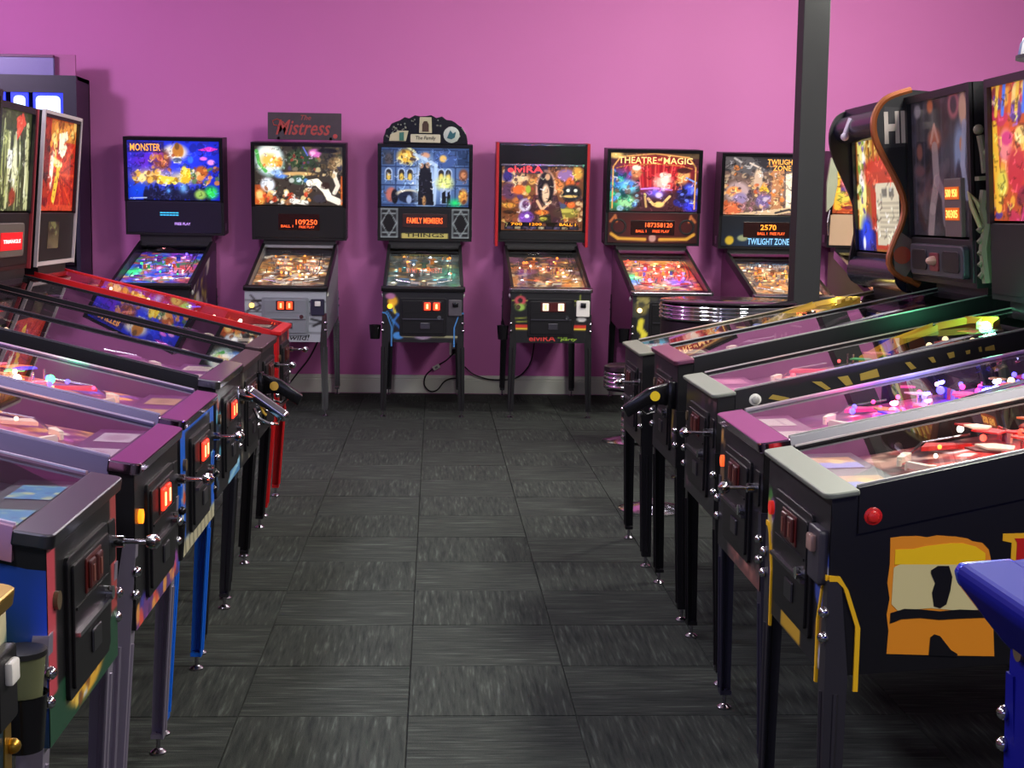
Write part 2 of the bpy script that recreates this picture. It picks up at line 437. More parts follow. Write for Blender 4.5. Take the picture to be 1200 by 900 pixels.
def pinball(name, label, loc, rz, o):
    """o: options. local axes: x to the player's right, -y towards the player, z up; y = 0 is the cabinet front"""
    W = o.get('W', .56); zb = o.get('zb', .90); h = W / 2
    body = o.get('body', BLACK); barm = o.get('bar', STEEL); railm = o.get('rail', STEEL); legm = o.get('leg', BLACKM)
    r = thing(name, label, 'pinball machine', loc, rz, o.get('group'))
    TT = math.tan(math.radians(o.get('tilt', 13.4)))
    zf = zb - .028                                     # top of the front panel
    top = lambda y: zb - .012 + y * TT
    zlo = zf - .36
    # cabinet shell
    c = MB()
    side = [(0, zlo), (1.30, zlo + .09), (1.30, top(1.1)), (1.1, top(1.1)), (.02, top(.02)), (0, zb - .014)]
    c.prism(side, 'x', -h, -h + .018); c.prism(side, 'x', h - .018, h)
    c.box(-h + .018, h - .018, 0, .018, zlo, zb - .014)
    c.box(-h + .018, h - .018, 1.282, 1.30, zlo + .08, top(1.1))
    c.prism([(0.018, zlo), (1.29, zlo + .089), (1.29, zlo + .105), (.018, zlo + .016)], 'x', -h + .018, h - .018)
    c.box(-h + .018, h - .018, 1.09, 1.29, top(1.1) - .02, top(1.1))
    c.build('cabinet', body, r)
    MB().box(-h + .006, h - .006, 1.105, 1.27, top(1.1), top(1.1) + o.get('neck', .04)).build('neck_as_dark_gap', BLACK, r)  # black and full width, standing in for the dark gap below the backbox
    # lockdown bar
    lip = o.get('lip', .028); bd = o.get('bar_d', .054); hx = h + .013; rc = .02
    plan = [(-hx, bd), (-hx, -.018 + rc)] + [(-hx + rc - rc * math.cos(q * PI / 8), -.018 + rc - rc * math.sin(q * PI / 8)) for q in range(1, 4)] + [(-hx + rc, -.018)]
    plan += [(-x_, y_) for x_, y_ in plan[::-1]]
    MB().prism(plan, 'z', -lip, 0, bev=min(.004, lip * .3), M=Matrix.Translation((0, 0, zb)) @ Matrix.Rotation(TH * .7, 4, 'X')).build('lockdown_bar', barm, r)
    # side rails
    for s in (-1, 1):
        rb = MB(); ro = o.get('rail_out', .004)
        y0, y1 = bd + .001, 1.12; rd = o.get('rail_drop', .05)
        sec = lambda y: [(s * (h - .02), y, top(y) + .010), (s * (h + .002), y, top(y) + .010), (s * (h + .002 + ro), y, top(y) - rd), (s * h, y, top(y) - rd), (s * (h - .001), y, top(y) + .004), (s * (h - .02), y, top(y) + .004)]
        A_, B_r = [[rb.b.verts.new(v) for v in sec(y)] for y in (y0, y1)]
        fs = [rb.b.faces.new(A_), rb.b.faces.new(B_r)] + [rb.b.faces.new((A_[i], A_[(i + 1) % 6], B_r[(i + 1) % 6], B_r[i])) for i in range(6)]
        bmesh.ops.recalc_face_normals(rb.b, faces=fs)
        ro_ = rb.build('side_rail', railm, r)
        if o.get('channel'):  # strip along the glass edge; lavender ones imitate a highlight on the rail
            x0, x1 = s * (h - .021), s * (h - .014)
            MB().prism([(y0, top(y0) + .0095), (y1, top(y1) + .0095), (y1, top(y1) + .0135), (y0, top(y0) + .0135)], 'x', min(x0, x1), max(x0, x1)).build('glass_channel', o['channel'], ro_)
    # glass
    MB().prism([(.05, top(.05) + .004), (1.115, top(1.115) + .004), (1.115, top(1.115)), (.05, top(.05))], 'x', -h + .018, h - .018).build('playfield_glass', GLASS, r)
    # playfield
    py0, py1 = .06, 1.09
    pz = lambda y: zb - o.get('pdepth', .052) + y * math.tan(math.radians(o.get('pslope', 10.2)))
    iw = h - .022
    pf = MB().prism([(py0, pz(py0) - .001), (py1, pz(py1) - .001), (py1, pz(py1) - .014), (py0, pz(py0) - .014)], 'x', -iw, iw).build('playfield', paint((90, 70, 50), .5), r)
    art('playfield_print', o['pf'], ARTP, pf, lambda u, v: (-iw + 2 * iw * u, py1 + (py0 - py1) * v, pz(py1) + (pz(py0) - pz(py1)) * v + .0005))
    playfield_toys(pf, o, iw, pz)
    # apron with cards
    ap = MB().prism([(.05, pz(.05) + .034), (.19, pz(.19) + .014), (.19, pz(.19) + .002), (.05, pz(.05) + .002)], 'x', -iw, iw).build('apron', paint(o.get('apron', (25, 24, 28)), .35), r)
    for s in (-1, 1):
        def P(u, v, s=s):
            y = .165 - .09 * v
            return (s * .12 - .07 + .14 * u, y, pz(y) + .0355 - (y - .05) / .14 * .02)
        art('instruction_card', o.get('card') or CARD, ARTP, ap, P)
    # coin door
    dm = o.get('door', BLACKM)
    dx0, dx1, dz0, dz1 = o.get('door_box', (-.165, .165, zf - .315, zf - .045))
    dz0 += 0; d = MB()
    d.prism(rrect(dx0, dx1, dz0, dz1, .012), 'y', -.010, .001, bev=.002)
    d.prism(rrect(dx0 + .018, dx1 - .018, dz0 + .018, dz1 - .018, .008), 'y', -.016, -.009, bev=.002)
    d.box(dx0 + .03, dx1 - .03, -.0185, -.015, (dz0 + dz1) / 2 + .03, (dz0 + dz1) / 2 + .036)
    dr = d.build('coin_door', dm, r)
    sc_ = o.get('slot', (255, 70, 36)); sk = o.get('slot_k', 1.6)
    sx = o.get('slot_x', (-.03, .03)); sz = dz1 - .058
    MB().box(min(sx) - .034, max(sx) + .034, -.0195, -.015, sz - .034, sz + .034, bev=.003).build('coin_slot_plate', paint((70, 16, 14) if sk else (60, 60, 62), .3), dr)
    for x in sx:
        e = MB(); e.box(x - .022, x + .022, -.026, -.018, sz - .027, sz + .027, bev=.004)
        so = e.build('coin_slot', glowmat(sc_, sk) if sk > .5 else paint((66, 24, 22), .3), dr)
        MB().box(x - .006, x + .006, -.0275, -.0255, sz - .016, sz + .016).build('coin_slit', glowmat((255, 200, 120), sk * 1.3) if sk > .5 else paint((110, 60, 50), .3), dr)
    MB().cyl((dx1 - .05, -.015, (dz0 + dz1) / 2), (dx1 - .05, -.03, (dz0 + dz1) / 2), .014).build('door_lock', CHROME, dr, True)
    MB().box(-.02, .05, -.021, -.015, dz0 + .05, dz0 + .095, bev=.003).build('coin_return', DARKST, dr)
    MB().box(dx0 + .02, dx1 - .02, -.026, -.015, dz0 + .118, dz0 + .126).build('door_ridge', o.get('ridge', DARKST), dr)
    # start button on the left of the front, plunger on the right
    bx = -h + .05
    st = MB().cyl((bx, 0, zf - .105), (bx, -.010, zf - .105), .017, 16).build('start_button', glowmat(o.get('start', (255, 190, 60)), o.get('start_k', 1.6)) if o.get('start_k', 1.6) > .35 else paint((84, 70, 50), .3), r, True)
    plunger(r, o, h - .055, zf - .10)
    # flipper buttons
    for s in (-1, 1):
        x = s * h; y = o.get('flip_y', .115); z = top(y) - o.get('flip_z', .075)
        fb = MB(); fb.lathe([(.019, 0), (.019, .005), (.015, .007)], 18, Matrix.Translation((x, y, z)) @ Matrix.Rotation(s * PI / 2, 4, 'Y'))
        f = fb.build('flipper_button', paint(o.get('flip', (200, 200, 195)), .3), r, True)
        MB().lathe([(.012, .006), (.012, .010), (.009, .012)], 16, Matrix.Translation((x, y, z)) @ Matrix.Rotation(s * PI / 2, 4, 'Y')).build('button_cap', paint(o.get('flipcap', o.get('flip', (200, 200, 195))), .25), f, True)
    # legs
    fy = o.get('foot_y', .02)
    for sx_ in (-1, 1):
        for k, ly in ((0, 0), (1, 1.30)):
            dy = -1 if k == 0 else 1
            zt = zf - .155 if k == 0 else zf - .06
            xt, yt = sx_ * (h + .004), ly + dy * .004
            xb, yb = sx_ * (h + .012), (fy if k == 0 else ly + .02)
            L = MB(); wd = .052; t = .004
            z0 = .045
            def leg_pt(z):
                f = (zt - z) / (zt - z0)
                return xt + (xb - xt) * f, yt + (yb - yt) * f, wd * (1 - .28 * f)
            secs = []
            for z in (zt, zt - .20, zt - .24, z0):
                X, Y, wv = leg_pt(z)
                if z == zt: wv *= .55
                a = (X, Y); 
                secs.append([(X, Y), (X - sx_ * wv, Y), (X - sx_ * wv, Y - dy * t), (X - sx_ * t, Y - dy * t), (X - sx_ * t, Y - dy * wv), (X, Y - dy * wv)])
            zs = (zt, zt - .20, zt - .24, z0)
            rings = [[L.b.verts.new((p[0], p[1], z)) for p in q] for q, z in zip(secs, zs)]
            fs = []
            for A, B in zip(rings, rings[1:]):
                for i in range(6): fs.append(L.b.faces.new((A[i], A[(i + 1) % 6], B[(i + 1) % 6], B[i])))
            fs.append(L.b.faces.new(rings[0])); fs.append(L.b.faces.new(rings[-1]))
            bmesh.ops.recalc_face_normals(L.b, faces=fs)
            # pressed rib down both flanges
            X0, Y0, w0 = leg_pt(zt - .24); X1, Y1, w1 = leg_pt(z0 + .02)
            L.cyl((X0 - sx_ * w0 * .5, Y0, zt - .24), (X1 - sx_ * w1 * .5, Y1, z0 + .02), .0055, 6)
            L.cyl((X0, Y0 - dy * w0 * .5, zt - .24), (X1, Y1 - dy * w1 * .5, z0 + .02), .0055, 6)
            # foot block
            L.box(min(xb, xb - sx_ * .034), max(xb, xb - sx_ * .034), min(yb, yb - dy * .034), max(yb, yb - dy * .034), z0, z0 + .012)
            lo = L.build('leg', legm, r)
            fx, fyy = xb - sx_ * .017, yb - dy * .017
            MB().lathe([(.0, 0), (.021, 0), (.021, .005), (.012, .012), (.006, .014), (.006, .058), (.0, .058)], 14, Matrix.Translation((fx, fyy, 0))).build('leveling_foot', STEEL, lo, True)
            for q in range(2):
                zz = zt - .068 - q * .053
                X, Y, wv = leg_pt(zz)
                MB().ball((X - sx_ * .006, Y + dy * .004, zz), .0125, 10).build('leg_bolt', o.get('bolt', CHROME), lo, True)
            if o.get('leg_trim') and k == 0:
                z1 = zt - .0
                e = MB(); f_ = [(.0, z1 + .01), (.022, z1 + .008), (.04, z1 - .02), (.068, z1 - .10), (.068, z1 - .235), (.058, z1 - .235), (.058, z1 - .098), (.03, z1 - .016), (.016, z1 - .002), (.0, z1 - .002)]
                e.prism(f_, 'x', min(sx_ * (h + .0055), sx_ * (h - .0005)), max(sx_ * (h + .0055), sx_ * (h - .0005)))
                e.prism([(sx_ * (h - q_[0]), q_[1]) for q_ in f_], 'y', -.0055, .0005)
                e.build('leg_trim', o['leg_trim'], lo)
    for (tx, x0, x1, z0, z1, c, sh) in o.get('front_text', ()):
        text('front_lettering', tx, paint(c, .4), r, x0, x1, zlo + z0, zlo + z1, -.002, sh)
    if o.get('front'):
        art('front_print', o['front'], ARTC, r, xz(-h, h, zlo, zf, -.0015))
    if o.get('side'):
        for s in o.get('sides', (-1, 1)):
            # cabinet flank print, mapped along the slanted top edge
            x = s * (h + .0008); cv = o['side']
            def P(u, v): return (x, 1.28 * u, top(1.1) + (zlo - top(1.1)) * v)
            side_print(r, cv, x, zlo, top, s)
    if o.get('cup'):
        s = o['cup']; x = s * (h + .055); z = zlo + .02
        MB().lathe([(.0, 0), (.034, 0), (.042, .10), (.044, .10), (.039, .095), (.032, .004), (0, .004)], 18, Matrix.Translation((x, .03, z))).build('cup_holder', BLACKG, r, True)
    # backbox
    if not o.get('nobox'): backbox(r, o, zb, top(1.1) + o.get('neck', .04), W)
    return r

def side_print(r, cv, x, zlo, top, s):
    """printed flank: an even grid clipped to the cabinet's side outline"""
    n = cv.w; mrow = cv.h
    P = []
    for j in range(mrow):
        for i in range(n):
            u = i / (n - 1); v = j / (mrow - 1)
            y = 1.29 * u
            zt = (top(min(y, 1.1)) - .06) if y > .02 else top(.02) - .06
            P.append((x, y, zt + (zlo + .09 * u - zt) * v))
    o = art('side_print', cv, ARTC, r, lambda u, v: (x, u, v))
    o.data.vertices.foreach_set('co', np.array(P, 'f').ravel()); o.data.update()

def plunger(r, o, x, z):
    k = o.get('plunger', 'rod')
    if k == 'rod':
        p = MB().prism(rrect(x - .03, x + .03, z - .045, z + .045, .008), 'y', -.006, .001, bev=.0015).build('plunger_plate', o.get('pplate', BLACKM), r)
        MB().cyl((x, -.004, z), (x, -.03, z), .013).build('plunger_barrel', CHROME, p, True)
        MB().cyl((x, -.02, z), (x, -.085, z), .0055, 10).lathe([(0, 0), (.012, .002), (.016, .012), (.016, .022), (.006, .03), (0, .03)], 14, Matrix.Translation((x, -.075, z)) @ Matrix.Rotation(PI / 2, 4, 'X')).build('plunger_knob', o.get('knob', CHROME), p, True)
    elif k == 'gun':
        gm = o.get('gun', BLACKG)
        g = MB()
        g.box(x - .03, x + .03, -.012, .001, z - .06, z + .05, bev=.004)
        g.cyl((x, -.005, z + .02), (x, -.06, z + .012), .02, 14)
        g.cyl((x, -.045, z + .03), (x, -.165, z - .055), .021, 14)          # grip swept out and down
        g.ball((x, -.045, z + .03), .023); g.ball((x, -.165, z - .055), .022)
        p = g.build('gun_handle', gm, r, True)
        MB().tube([(x, -.06, z - .03), (x, -.075, z - .065), (x, -.11, z - .085), (x, -.145, z - .085), (x, -.15, z - .065)], .006).build('trigger_guard', gm, p, True)
        MB().tube([(x, -.085, z - .02), (x, -.095, z - .045), (x, -.105, z - .055)], .005).build('trigger', o.get('trigger', paint((200, 160, 40), .4)), p, True)
    elif k == 'grip':
        gm = o.get('gun', BLACKG); g = MB()
        g.box(x - .035, x + .035, -.03, .001, z - .05, z + .05, bev=.005)
        g.prism([(-.02, z + .045), (-.10, z + .02), (-.19, z - .045), (-.17, z - .085), (-.10, z - .04), (-.07, z - .035), (-.02, z - .04)], 'x', x - .018, x + .018, bev=.006)
        p = g.build('gun_handle', gm, r, True)
        MB().tube([(x, -.065, z - .03), (x, -.07, z - .065), (x, -.1, z - .075), (x, -.125, z - .055)], .005).build('trigger_guard', gm, p, True)
        MB().cyl((x - .021, -.075, z - .005), (x + .021, -.075, z - .005), .018, 14).build('pivot_cap', o.get('trigger', paint((190, 150, 60), .4)), p, True)
    elif k == 'button':
        p = MB().prism(rrect(x - .05, x + .045, z - .07, z + .045, .008), 'y', -.02, .001, bev=.004).build('launch_plate', o.get('pplate', BLACKM), r)
        MB().box(x - .022, x + .018, -.032, -.019, z - .005, z + .03, bev=.004).build('launch_button', o.get('knob', WHITEP), p, True)

def lampset(pf, name, pts, m, r):
    for p in pts:
        MB().ball(p, r, 8).build(name, m, pf, True)

def playfield_toys(pf, o, iw, pz):
    rd = random.Random(o.get('seed', 1)); pal = o['pal']
    th_ = o.get('toy_h', 1)
    P = lambda x, y, z=0: (x, y, pz(y) + z * th_)
    # flippers
    for s in (-1, 1):
        f = MB(); a = Vector(P(s * .085, .27, .02)); b = Vector(P(s * .028, .235, .02))
        f.cyl(a - Vector((0, 0, .008)), a + Vector((0, 0, .008)), .011).cyl(b - Vector((0, 0, .007)), b + Vector((0, 0, .007)), .006)
        dx = (b - a).normalized(); nrm = Vector((-dx.y, dx.x, 0))
        q = [a + nrm * .011, b + nrm * .006, b - nrm * .006, a - nrm * .011]
        f.prism([(v.x, v.y) for v in q], 'z', a.z - .007, a.z + .007)
        f.build('flipper', paint(o.get('flipper', (225, 215, 190)), .4), pf, True)
        # slingshot
        z = pz(.36)
        sl = MB().prism([(s * .105, .31), (s * .175, .345), (s * .175, .45), (s * .16, .45)], 'z', z + .012, z + .022)
        sl.build('slingshot', paint(o.get('sling', pal[0]), .35), pf)
        g = MB().tube([P(s * .205, .46, .02), P(s * .205, .345, .02), P(s * .10, .285, .02)], .0035, 6)
        g.build('ball_guide', STEEL, pf, True)
    # pop bumpers
    for i, (x, y) in enumerate(o.get('bumpers', ((-.08, .82), (.06, .86), (.0, .74)))):
        b = MB().lathe([(.016, 0), (.016, .03), (.034, .034), (.034, .04), (0, .05)], 16, Matrix.Translation(P(x, y)))
        bo = b.build('pop_bumper', paint(pal[i % len(pal)], .3), pf, True)
        MB().ball(P(x, y, .05), .011, 8).build('bumper_lamp', glowmat(o.get('lamp', (255, 225, 170)), o.get('lamp_k', 2.2)), bo, True)
    # ramps: wire or coloured channels climbing to the back
    for i, s in enumerate((-1, 1)):
        pts = [(s * .12, .56, .01), (s * .15, .68, .05), (s * .17, .82, .075), (s * .12, .92, .085), (s * .02, .95, .085), (-s * .05, .90, .08)]
        if i == 0 or o.get('ramp2', True):
            mk = o.get('ramp', CLEAR)
            b = MB(); A = [Vector(P(*p)) for p in pts]
            for k in range(len(A) - 1):
                d = (A[k + 1] - A[k]); n_ = Vector((-d.y, d.x, 0)).normalized() * .026
                v = [A[k] + n_, A[k] - n_, A[k + 1] - n_, A[k + 1] + n_]
                for a2, b2 in ((v[0], v[3]), (v[1], v[2])):
                    q = [b.b.verts.new(c) for c in (a2, b2, b2 + Vector((0, 0, .022)), a2 + Vector((0, 0, .022)))]
                    b.b.faces.new(q)
                q = [b.b.verts.new(c) for c in v]; b.b.faces.new(q)
            b.build('ramp', mk, pf)
    w = MB()
    for d in (-.012, .012) if o.get('wire', True) else ():
        w.tube([P(.195 + d, .90, .09), P(.20 + d, .75, .085), P(.20 + d, .6, .07), P(.19 + d, .48, .05), P(.17 + d, .44, .03)], .0028, 6)
    if o.get('wire', True): w.build('wire_ramp', DARKST, pf, True)
    # target banks
    for x0, y0 in o.get('targets', ((-.19, .62), (.02, .66))):
        for k in range(3):
            MB().box(x0 + k * .03, x0 + k * .03 + .022, y0, y0 + .006, pz(y0), pz(y0) + .032, bev=.001).build('target', paint(pal[(k + 1) % len(pal)], .35), pf)
    # plastics on posts
    for k in range(o.get('plastics', 7)):
        x = rd.uniform(-.2, .2); y = rd.uniform(.38 if o.get('lit') else .5, 1.0); a = rd.uniform(.02, .05); z = pz(y) + (rd.uniform(.5, .8) * (.04 + .05 * y) if o.get('lit') else rd.uniform(.03, .06) * th_)
        n = rd.randint(4, 6); ph = rd.uniform(0, 6)
        pts = [(x + a * rd.uniform(.6, 1.2) * math.cos(ph + 2 * PI * q / n), y + a * rd.uniform(.6, 1.2) * math.sin(ph + 2 * PI * q / n)) for q in range(n)]
        MB().prism(pts, 'z', z, z + .004).build('plastic', glowmat(pal[k % len(pal)], o['lit'] * rd.choice((.6, 1, 1.5))) if o.get('lit') and k % 3 else paint(pal[k % len(pal)], .3), pf)
    ps = MB()
    for k in range(22):
        x = rd.uniform(-.21, .21); y = rd.uniform(.42, 1.03)
        ps.cyl(P(x, y), P(x, y, rd.uniform(.025, .05)), .004, 6)
    ps.build('posts', STEEL, pf, kind='stuff')
    for c, k, n in o.get('lamps', ()):
        for q in range(n):
            x = rd.uniform(-.2, .2); y = rd.uniform(*o.get('lamp_y', (.4, 1.02)))
            MB().ball(P(x, y, rd.uniform(.012, .04)), rd.uniform(.006, .011), 8).build('lamp', glowmat(c, k), pf, True)
    for c, k, n in o.get('hi_lamps', ()):
        for q in range(n):
            x = rd.uniform(-.2, .2); y = rd.uniform(.3, 1.02); zz = rd.uniform(.4, .8) * (.04 + .05 * y)
            MB().ball((x, y, pz(y) + zz), rd.uniform(.005, .009), 8).build('lamp', glowmat(c, k), pf, True)
    for (x, y, z, rr, c, k) in o.get('bulbs', ()):
        MB().ball(P(x, y, z), rr, 12).build('lamp', glowmat(c, k), pf, True)
        if o.get('spill', True):
            l = bpy.data.lights.new('bulb_light', 'POINT'); l.energy = o.get('spill_w', .5); l.color = lin(c); l.shadow_soft_size = rr
            lo = bpy.data.objects.new('bulb_light', l); COL.objects.link(lo); lo.parent = pf; lo.location = Vector(P(x, y, z + rr * 2.2))

def backbox(r, o, zb, zB, W):
    Wb = o.get('Wb', .725); H = o.get('Hb', .745); D = .235; hb = Wb / 2
    zs = o.get('split', .36) * H                       # top of the speaker panel
    Mx = Matrix.Translation((0, o.get('box_y', 1.075), zB)) @ Matrix.Rotation(o.get('lean', LEAN), 4, 'X')
    def at(ob): ob.matrix_local = Mx; return ob
    bm_ = o.get('box', o.get('body', BLACK)); t = .018
    b = MB()
    b.box(-hb, -hb + t, 0, D, 0, H).box(hb - t, hb, 0, D, 0, H)
    b.box(-hb + t, hb - t, 0, D, H - t, H).box(-hb + t, hb - t, 0, D, 0, t).box(-hb + t, hb - t, D - t, D, t, H - t)
    at(b.build('backbox', bm_, r))
    # moulded frame round the glass
    f = MB(); fm = o.get('frame', BLACKG); e = .028
    f.prism([(-hb, zs - .01), (-hb + e, zs - .01), (-hb + e, H - e), (hb - e, H - e), (hb - e, zs - .01), (hb, zs - .01), (hb, H), (-hb, H)], 'y', -.012, .004)
    at(f.build('backglass_frame', fm, r))
    g0, g1 = zs, H - e + .004
    if o.get('topbar'): g1 = H - o['topbar']
    cv = o['bg']
    bg = at(art('backglass', cv, ARTB, r, xz(-hb + e - .004, hb - e + .004, g0, g1, .006)))
    for (tx, u0, u1, v0, v1, c, k, sh) in o.get('titles', ()):
        X = lambda u: -hb + e + u * (Wb - 2 * e)
        Z = lambda v: g1 + (g0 - g1) * v
        text('title_lettering', tx, glowmat(c, k), bg, X(u0), X(u1), Z(v1), Z(v0), .004, sh)
    if o.get('bg_extra'): o['bg_extra'](bg, lambda u: -hb + e + u * (Wb - 2 * e), lambda v: g1 + (g0 - g1) * v)
    if o.get('topbar'):
        tb = MB().box(-hb + t, hb - t, -.006, .01, g1 + .006, H - .012)
        at(tb.build('top_panel', BLACKG, r))
        q = MB().box(-hb + t, hb - t, -.012, .006, g1 - .004, g1 + .008).box(-hb + t, hb - t, -.012, .006, H - .014, H - .004)
        at(q.build('chrome_strip', CHROME, r))
    # speaker panel and score display
    sp = MB().box(-hb + t, hb - t, -.006, .012, t, zs - .008, bev=.003)
    so = at(sp.build('speaker_panel', o.get('panel', BLACK), r))
    if o.get('panel_art'): art('panel_print', o['panel_art'], ARTC, so, xz(-hb + t + .004, hb - t - .004, t + .004, zs - .012, -.0072))
    if o.get('speakers', True):
        for s in (-1, 1):
            x = s * (hb - .105); z = zs * .55
            MB().lathe([(.062, 0), (.062, .004), (.05, .006), (.045, .001), (0, .001)], 20, Matrix.Translation((x, -.006, z)) @ Matrix.Rotation(PI / 2, 4, 'X')).build('speaker_grille', RUBBER, so, True)
    if o.get('display', True):
        dx0, dx1, dz0, dz1 = o.get('dmd', (-.17, .17, zs * .35, zs * .80))
        de = MB().prism(rrect(dx0 - .008, dx1 + .008, dz0 - .008, dz1 + .008, .006), 'y', -.010, -.004, bev=.002)
        do = at(de.build('score_display', paint(o.get('dmd_c', (38, 14, 12)), .25), r))
        for (tx, u0, u1, v0, v1, c, k) in o.get('digits', ()):
            text('score_digits', tx, glowmat(c, k), do, dx0 + u0 * (dx1 - dx0), dx0 + u1 * (dx1 - dx0), dz1 + v1 * (dz0 - dz1), dz1 + v0 * (dz0 - dz1), -.0105)
    for (tx, x0, x1, z0, z1, c, k, sh) in o.get('panel_text', ()):
        text('panel_lettering', tx, glowmat(c, k) if k else paint(c, .4), so, x0, x1, z0, z1, -.0075, sh)
    # latch, hinges
    for s in (-1, 1):
        at(MB().box(s * hb - .004, s * hb + .004, .05, .12, .03, .09, bev=.002).build('hinge', DARKST, r))
    if o.get('box_extra'): o['box_extra'](r, at, hb, H, zs)

CARD = Canvas(16, 12, (205, 196, 176), 0, 3)
for q in range(4): CARD.rect(.12, .2 + q * .17, .88 - .1 * (q % 2), .27 + q * .17, (120, 110, 100))

# ------------------------------------------------------------------ prints
def playfield(seed, bg, pal, ins, base=.12, n=70, lit=26, light_pools=()):
    c = Canvas(44, 84, bg, base, seed)  # base glow lights the whole board in place of lamps inside
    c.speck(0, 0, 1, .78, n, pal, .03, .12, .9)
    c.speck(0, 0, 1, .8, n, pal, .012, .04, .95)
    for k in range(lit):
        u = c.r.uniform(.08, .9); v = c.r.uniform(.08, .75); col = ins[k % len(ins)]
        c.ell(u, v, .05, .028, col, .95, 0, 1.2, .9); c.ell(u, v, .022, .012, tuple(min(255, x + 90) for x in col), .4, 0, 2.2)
    for (u, v, ru, rv, col, g) in light_pools: c.ell(u, v, ru, rv, col, .95, 0, g)  # pools of coloured lamplight painted into print and glow
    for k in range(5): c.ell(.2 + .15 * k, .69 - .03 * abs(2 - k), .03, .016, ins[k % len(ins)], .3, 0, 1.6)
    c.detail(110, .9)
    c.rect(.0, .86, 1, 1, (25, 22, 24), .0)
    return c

W_ = (250, 245, 225); Y_ = (245, 200, 60); O_ = (240, 130, 40); R_ = (215, 40, 35); B_ = (40, 70, 220); G_ = (50, 190, 90)
P_ = (150, 60, 200); M_ = (220, 60, 180); K_ = (18, 16, 22); C_ = (80, 200, 230); N_ = (120, 70, 40)

def bg_blue():
    c = Canvas(156, 106, (22, 34, 190), .95, 11)
    c.ell(.45, .3, .6, .5, (40, 60, 235), .95).ell(.2, .35, .25, .25, (95, 40, 200), .95).ell(.12, .85, .2, .2, (20, 70, 220), .95)
    c.speck(0, 0, 1, .5, 40, [(30, 40, 160), (60, 50, 220), (20, 25, 120)], .02, .06, .5)
    c.ell(.52, .2, .13, .13, (225, 215, 205), .5).ell(.55, .18, .06, .12, (190, 120, 50), .3).ell(.54, .1, .025, .06, (120, 80, 40), .3).rect(.50, .27, .58, .38, (235, 230, 225)).ell(.54, .33, .05, .04, (80, 90, 120), .4)
    c.ell(.37, .33, .1, .17, (120, 60, 60), .5).ell(.33, .25, .06, .1, (140, 60, 150), .5).speck(.26, .2, .5, .5, 16, [(170, 80, 50), (90, 50, 110), (200, 130, 70)], .015, .04)
    c.ell(.25, .6, .22, .13, (235, 195, 110), .95).ell(.62, .62, .2, .12, (245, 225, 150), .95)
    c.speck(.03, .5, .34, .72, 26, [(235, 180, 70), (250, 230, 150), (150, 90, 40), (90, 60, 90)], .015, .05)
    c.poly([(.33, .58), (.54, .62), (.52, .74), (.31, .72)], (240, 205, 70)).speck(.32, .6, .54, .74, 14, [(255, 240, 160), (170, 120, 30)], .01, .025)
    c.ell(.62, .42, .022, .045, (50, 70, 160), .3).poly([(.57, .47), (.67, .46), (.69, .62), (.64, .74), (.57, .7)], (232, 178, 40)).ell(.61, .5, .03, .07, (250, 215, 80), .5)
    c.ell(.8, .52, .07, .1, (180, 90, 40), .4).speck(.7, .44, 1, .72, 26, [(225, 140, 60), (250, 215, 150), (120, 60, 50), (90, 120, 70)], .014, .045)
    c.poly([(.76, .16), (.88, .1), (.98, .14), (.9, .18)], (210, 50, 190)).ell(.82, .3, .04, .03, (230, 110, 230), .5).ell(.9, .36, .04, .045, (235, 150, 240), .5).ell(.68, .32, .03, .06, (50, 110, 240), .5)
    for k in range(13):
        u = .2 + .055 * k
        c.ell(u, .93 - .03 * (k % 3), .035, .13, (22, 24, 60), .25)
        c.ell(u, .80 - .03 * (k % 3), .018, .03, (30, 40, 110), .3)
    c.ell(.6, .8, .05, .09, (110, 175, 245), .9).ell(.44, .84, .03, .06, (80, 140, 240), .9).ell(.9, .86, .07, .1, (50, 215, 90), .8).ell(.78, .9, .06, .08, (150, 190, 90), .6).line([(.03, .97), (.2, .96)], .008, (190, 210, 250))
    c.rect(.01, .03, .40, .21, (40, 25, 60), al=.6)
    return c.detail(210).vign(.25)

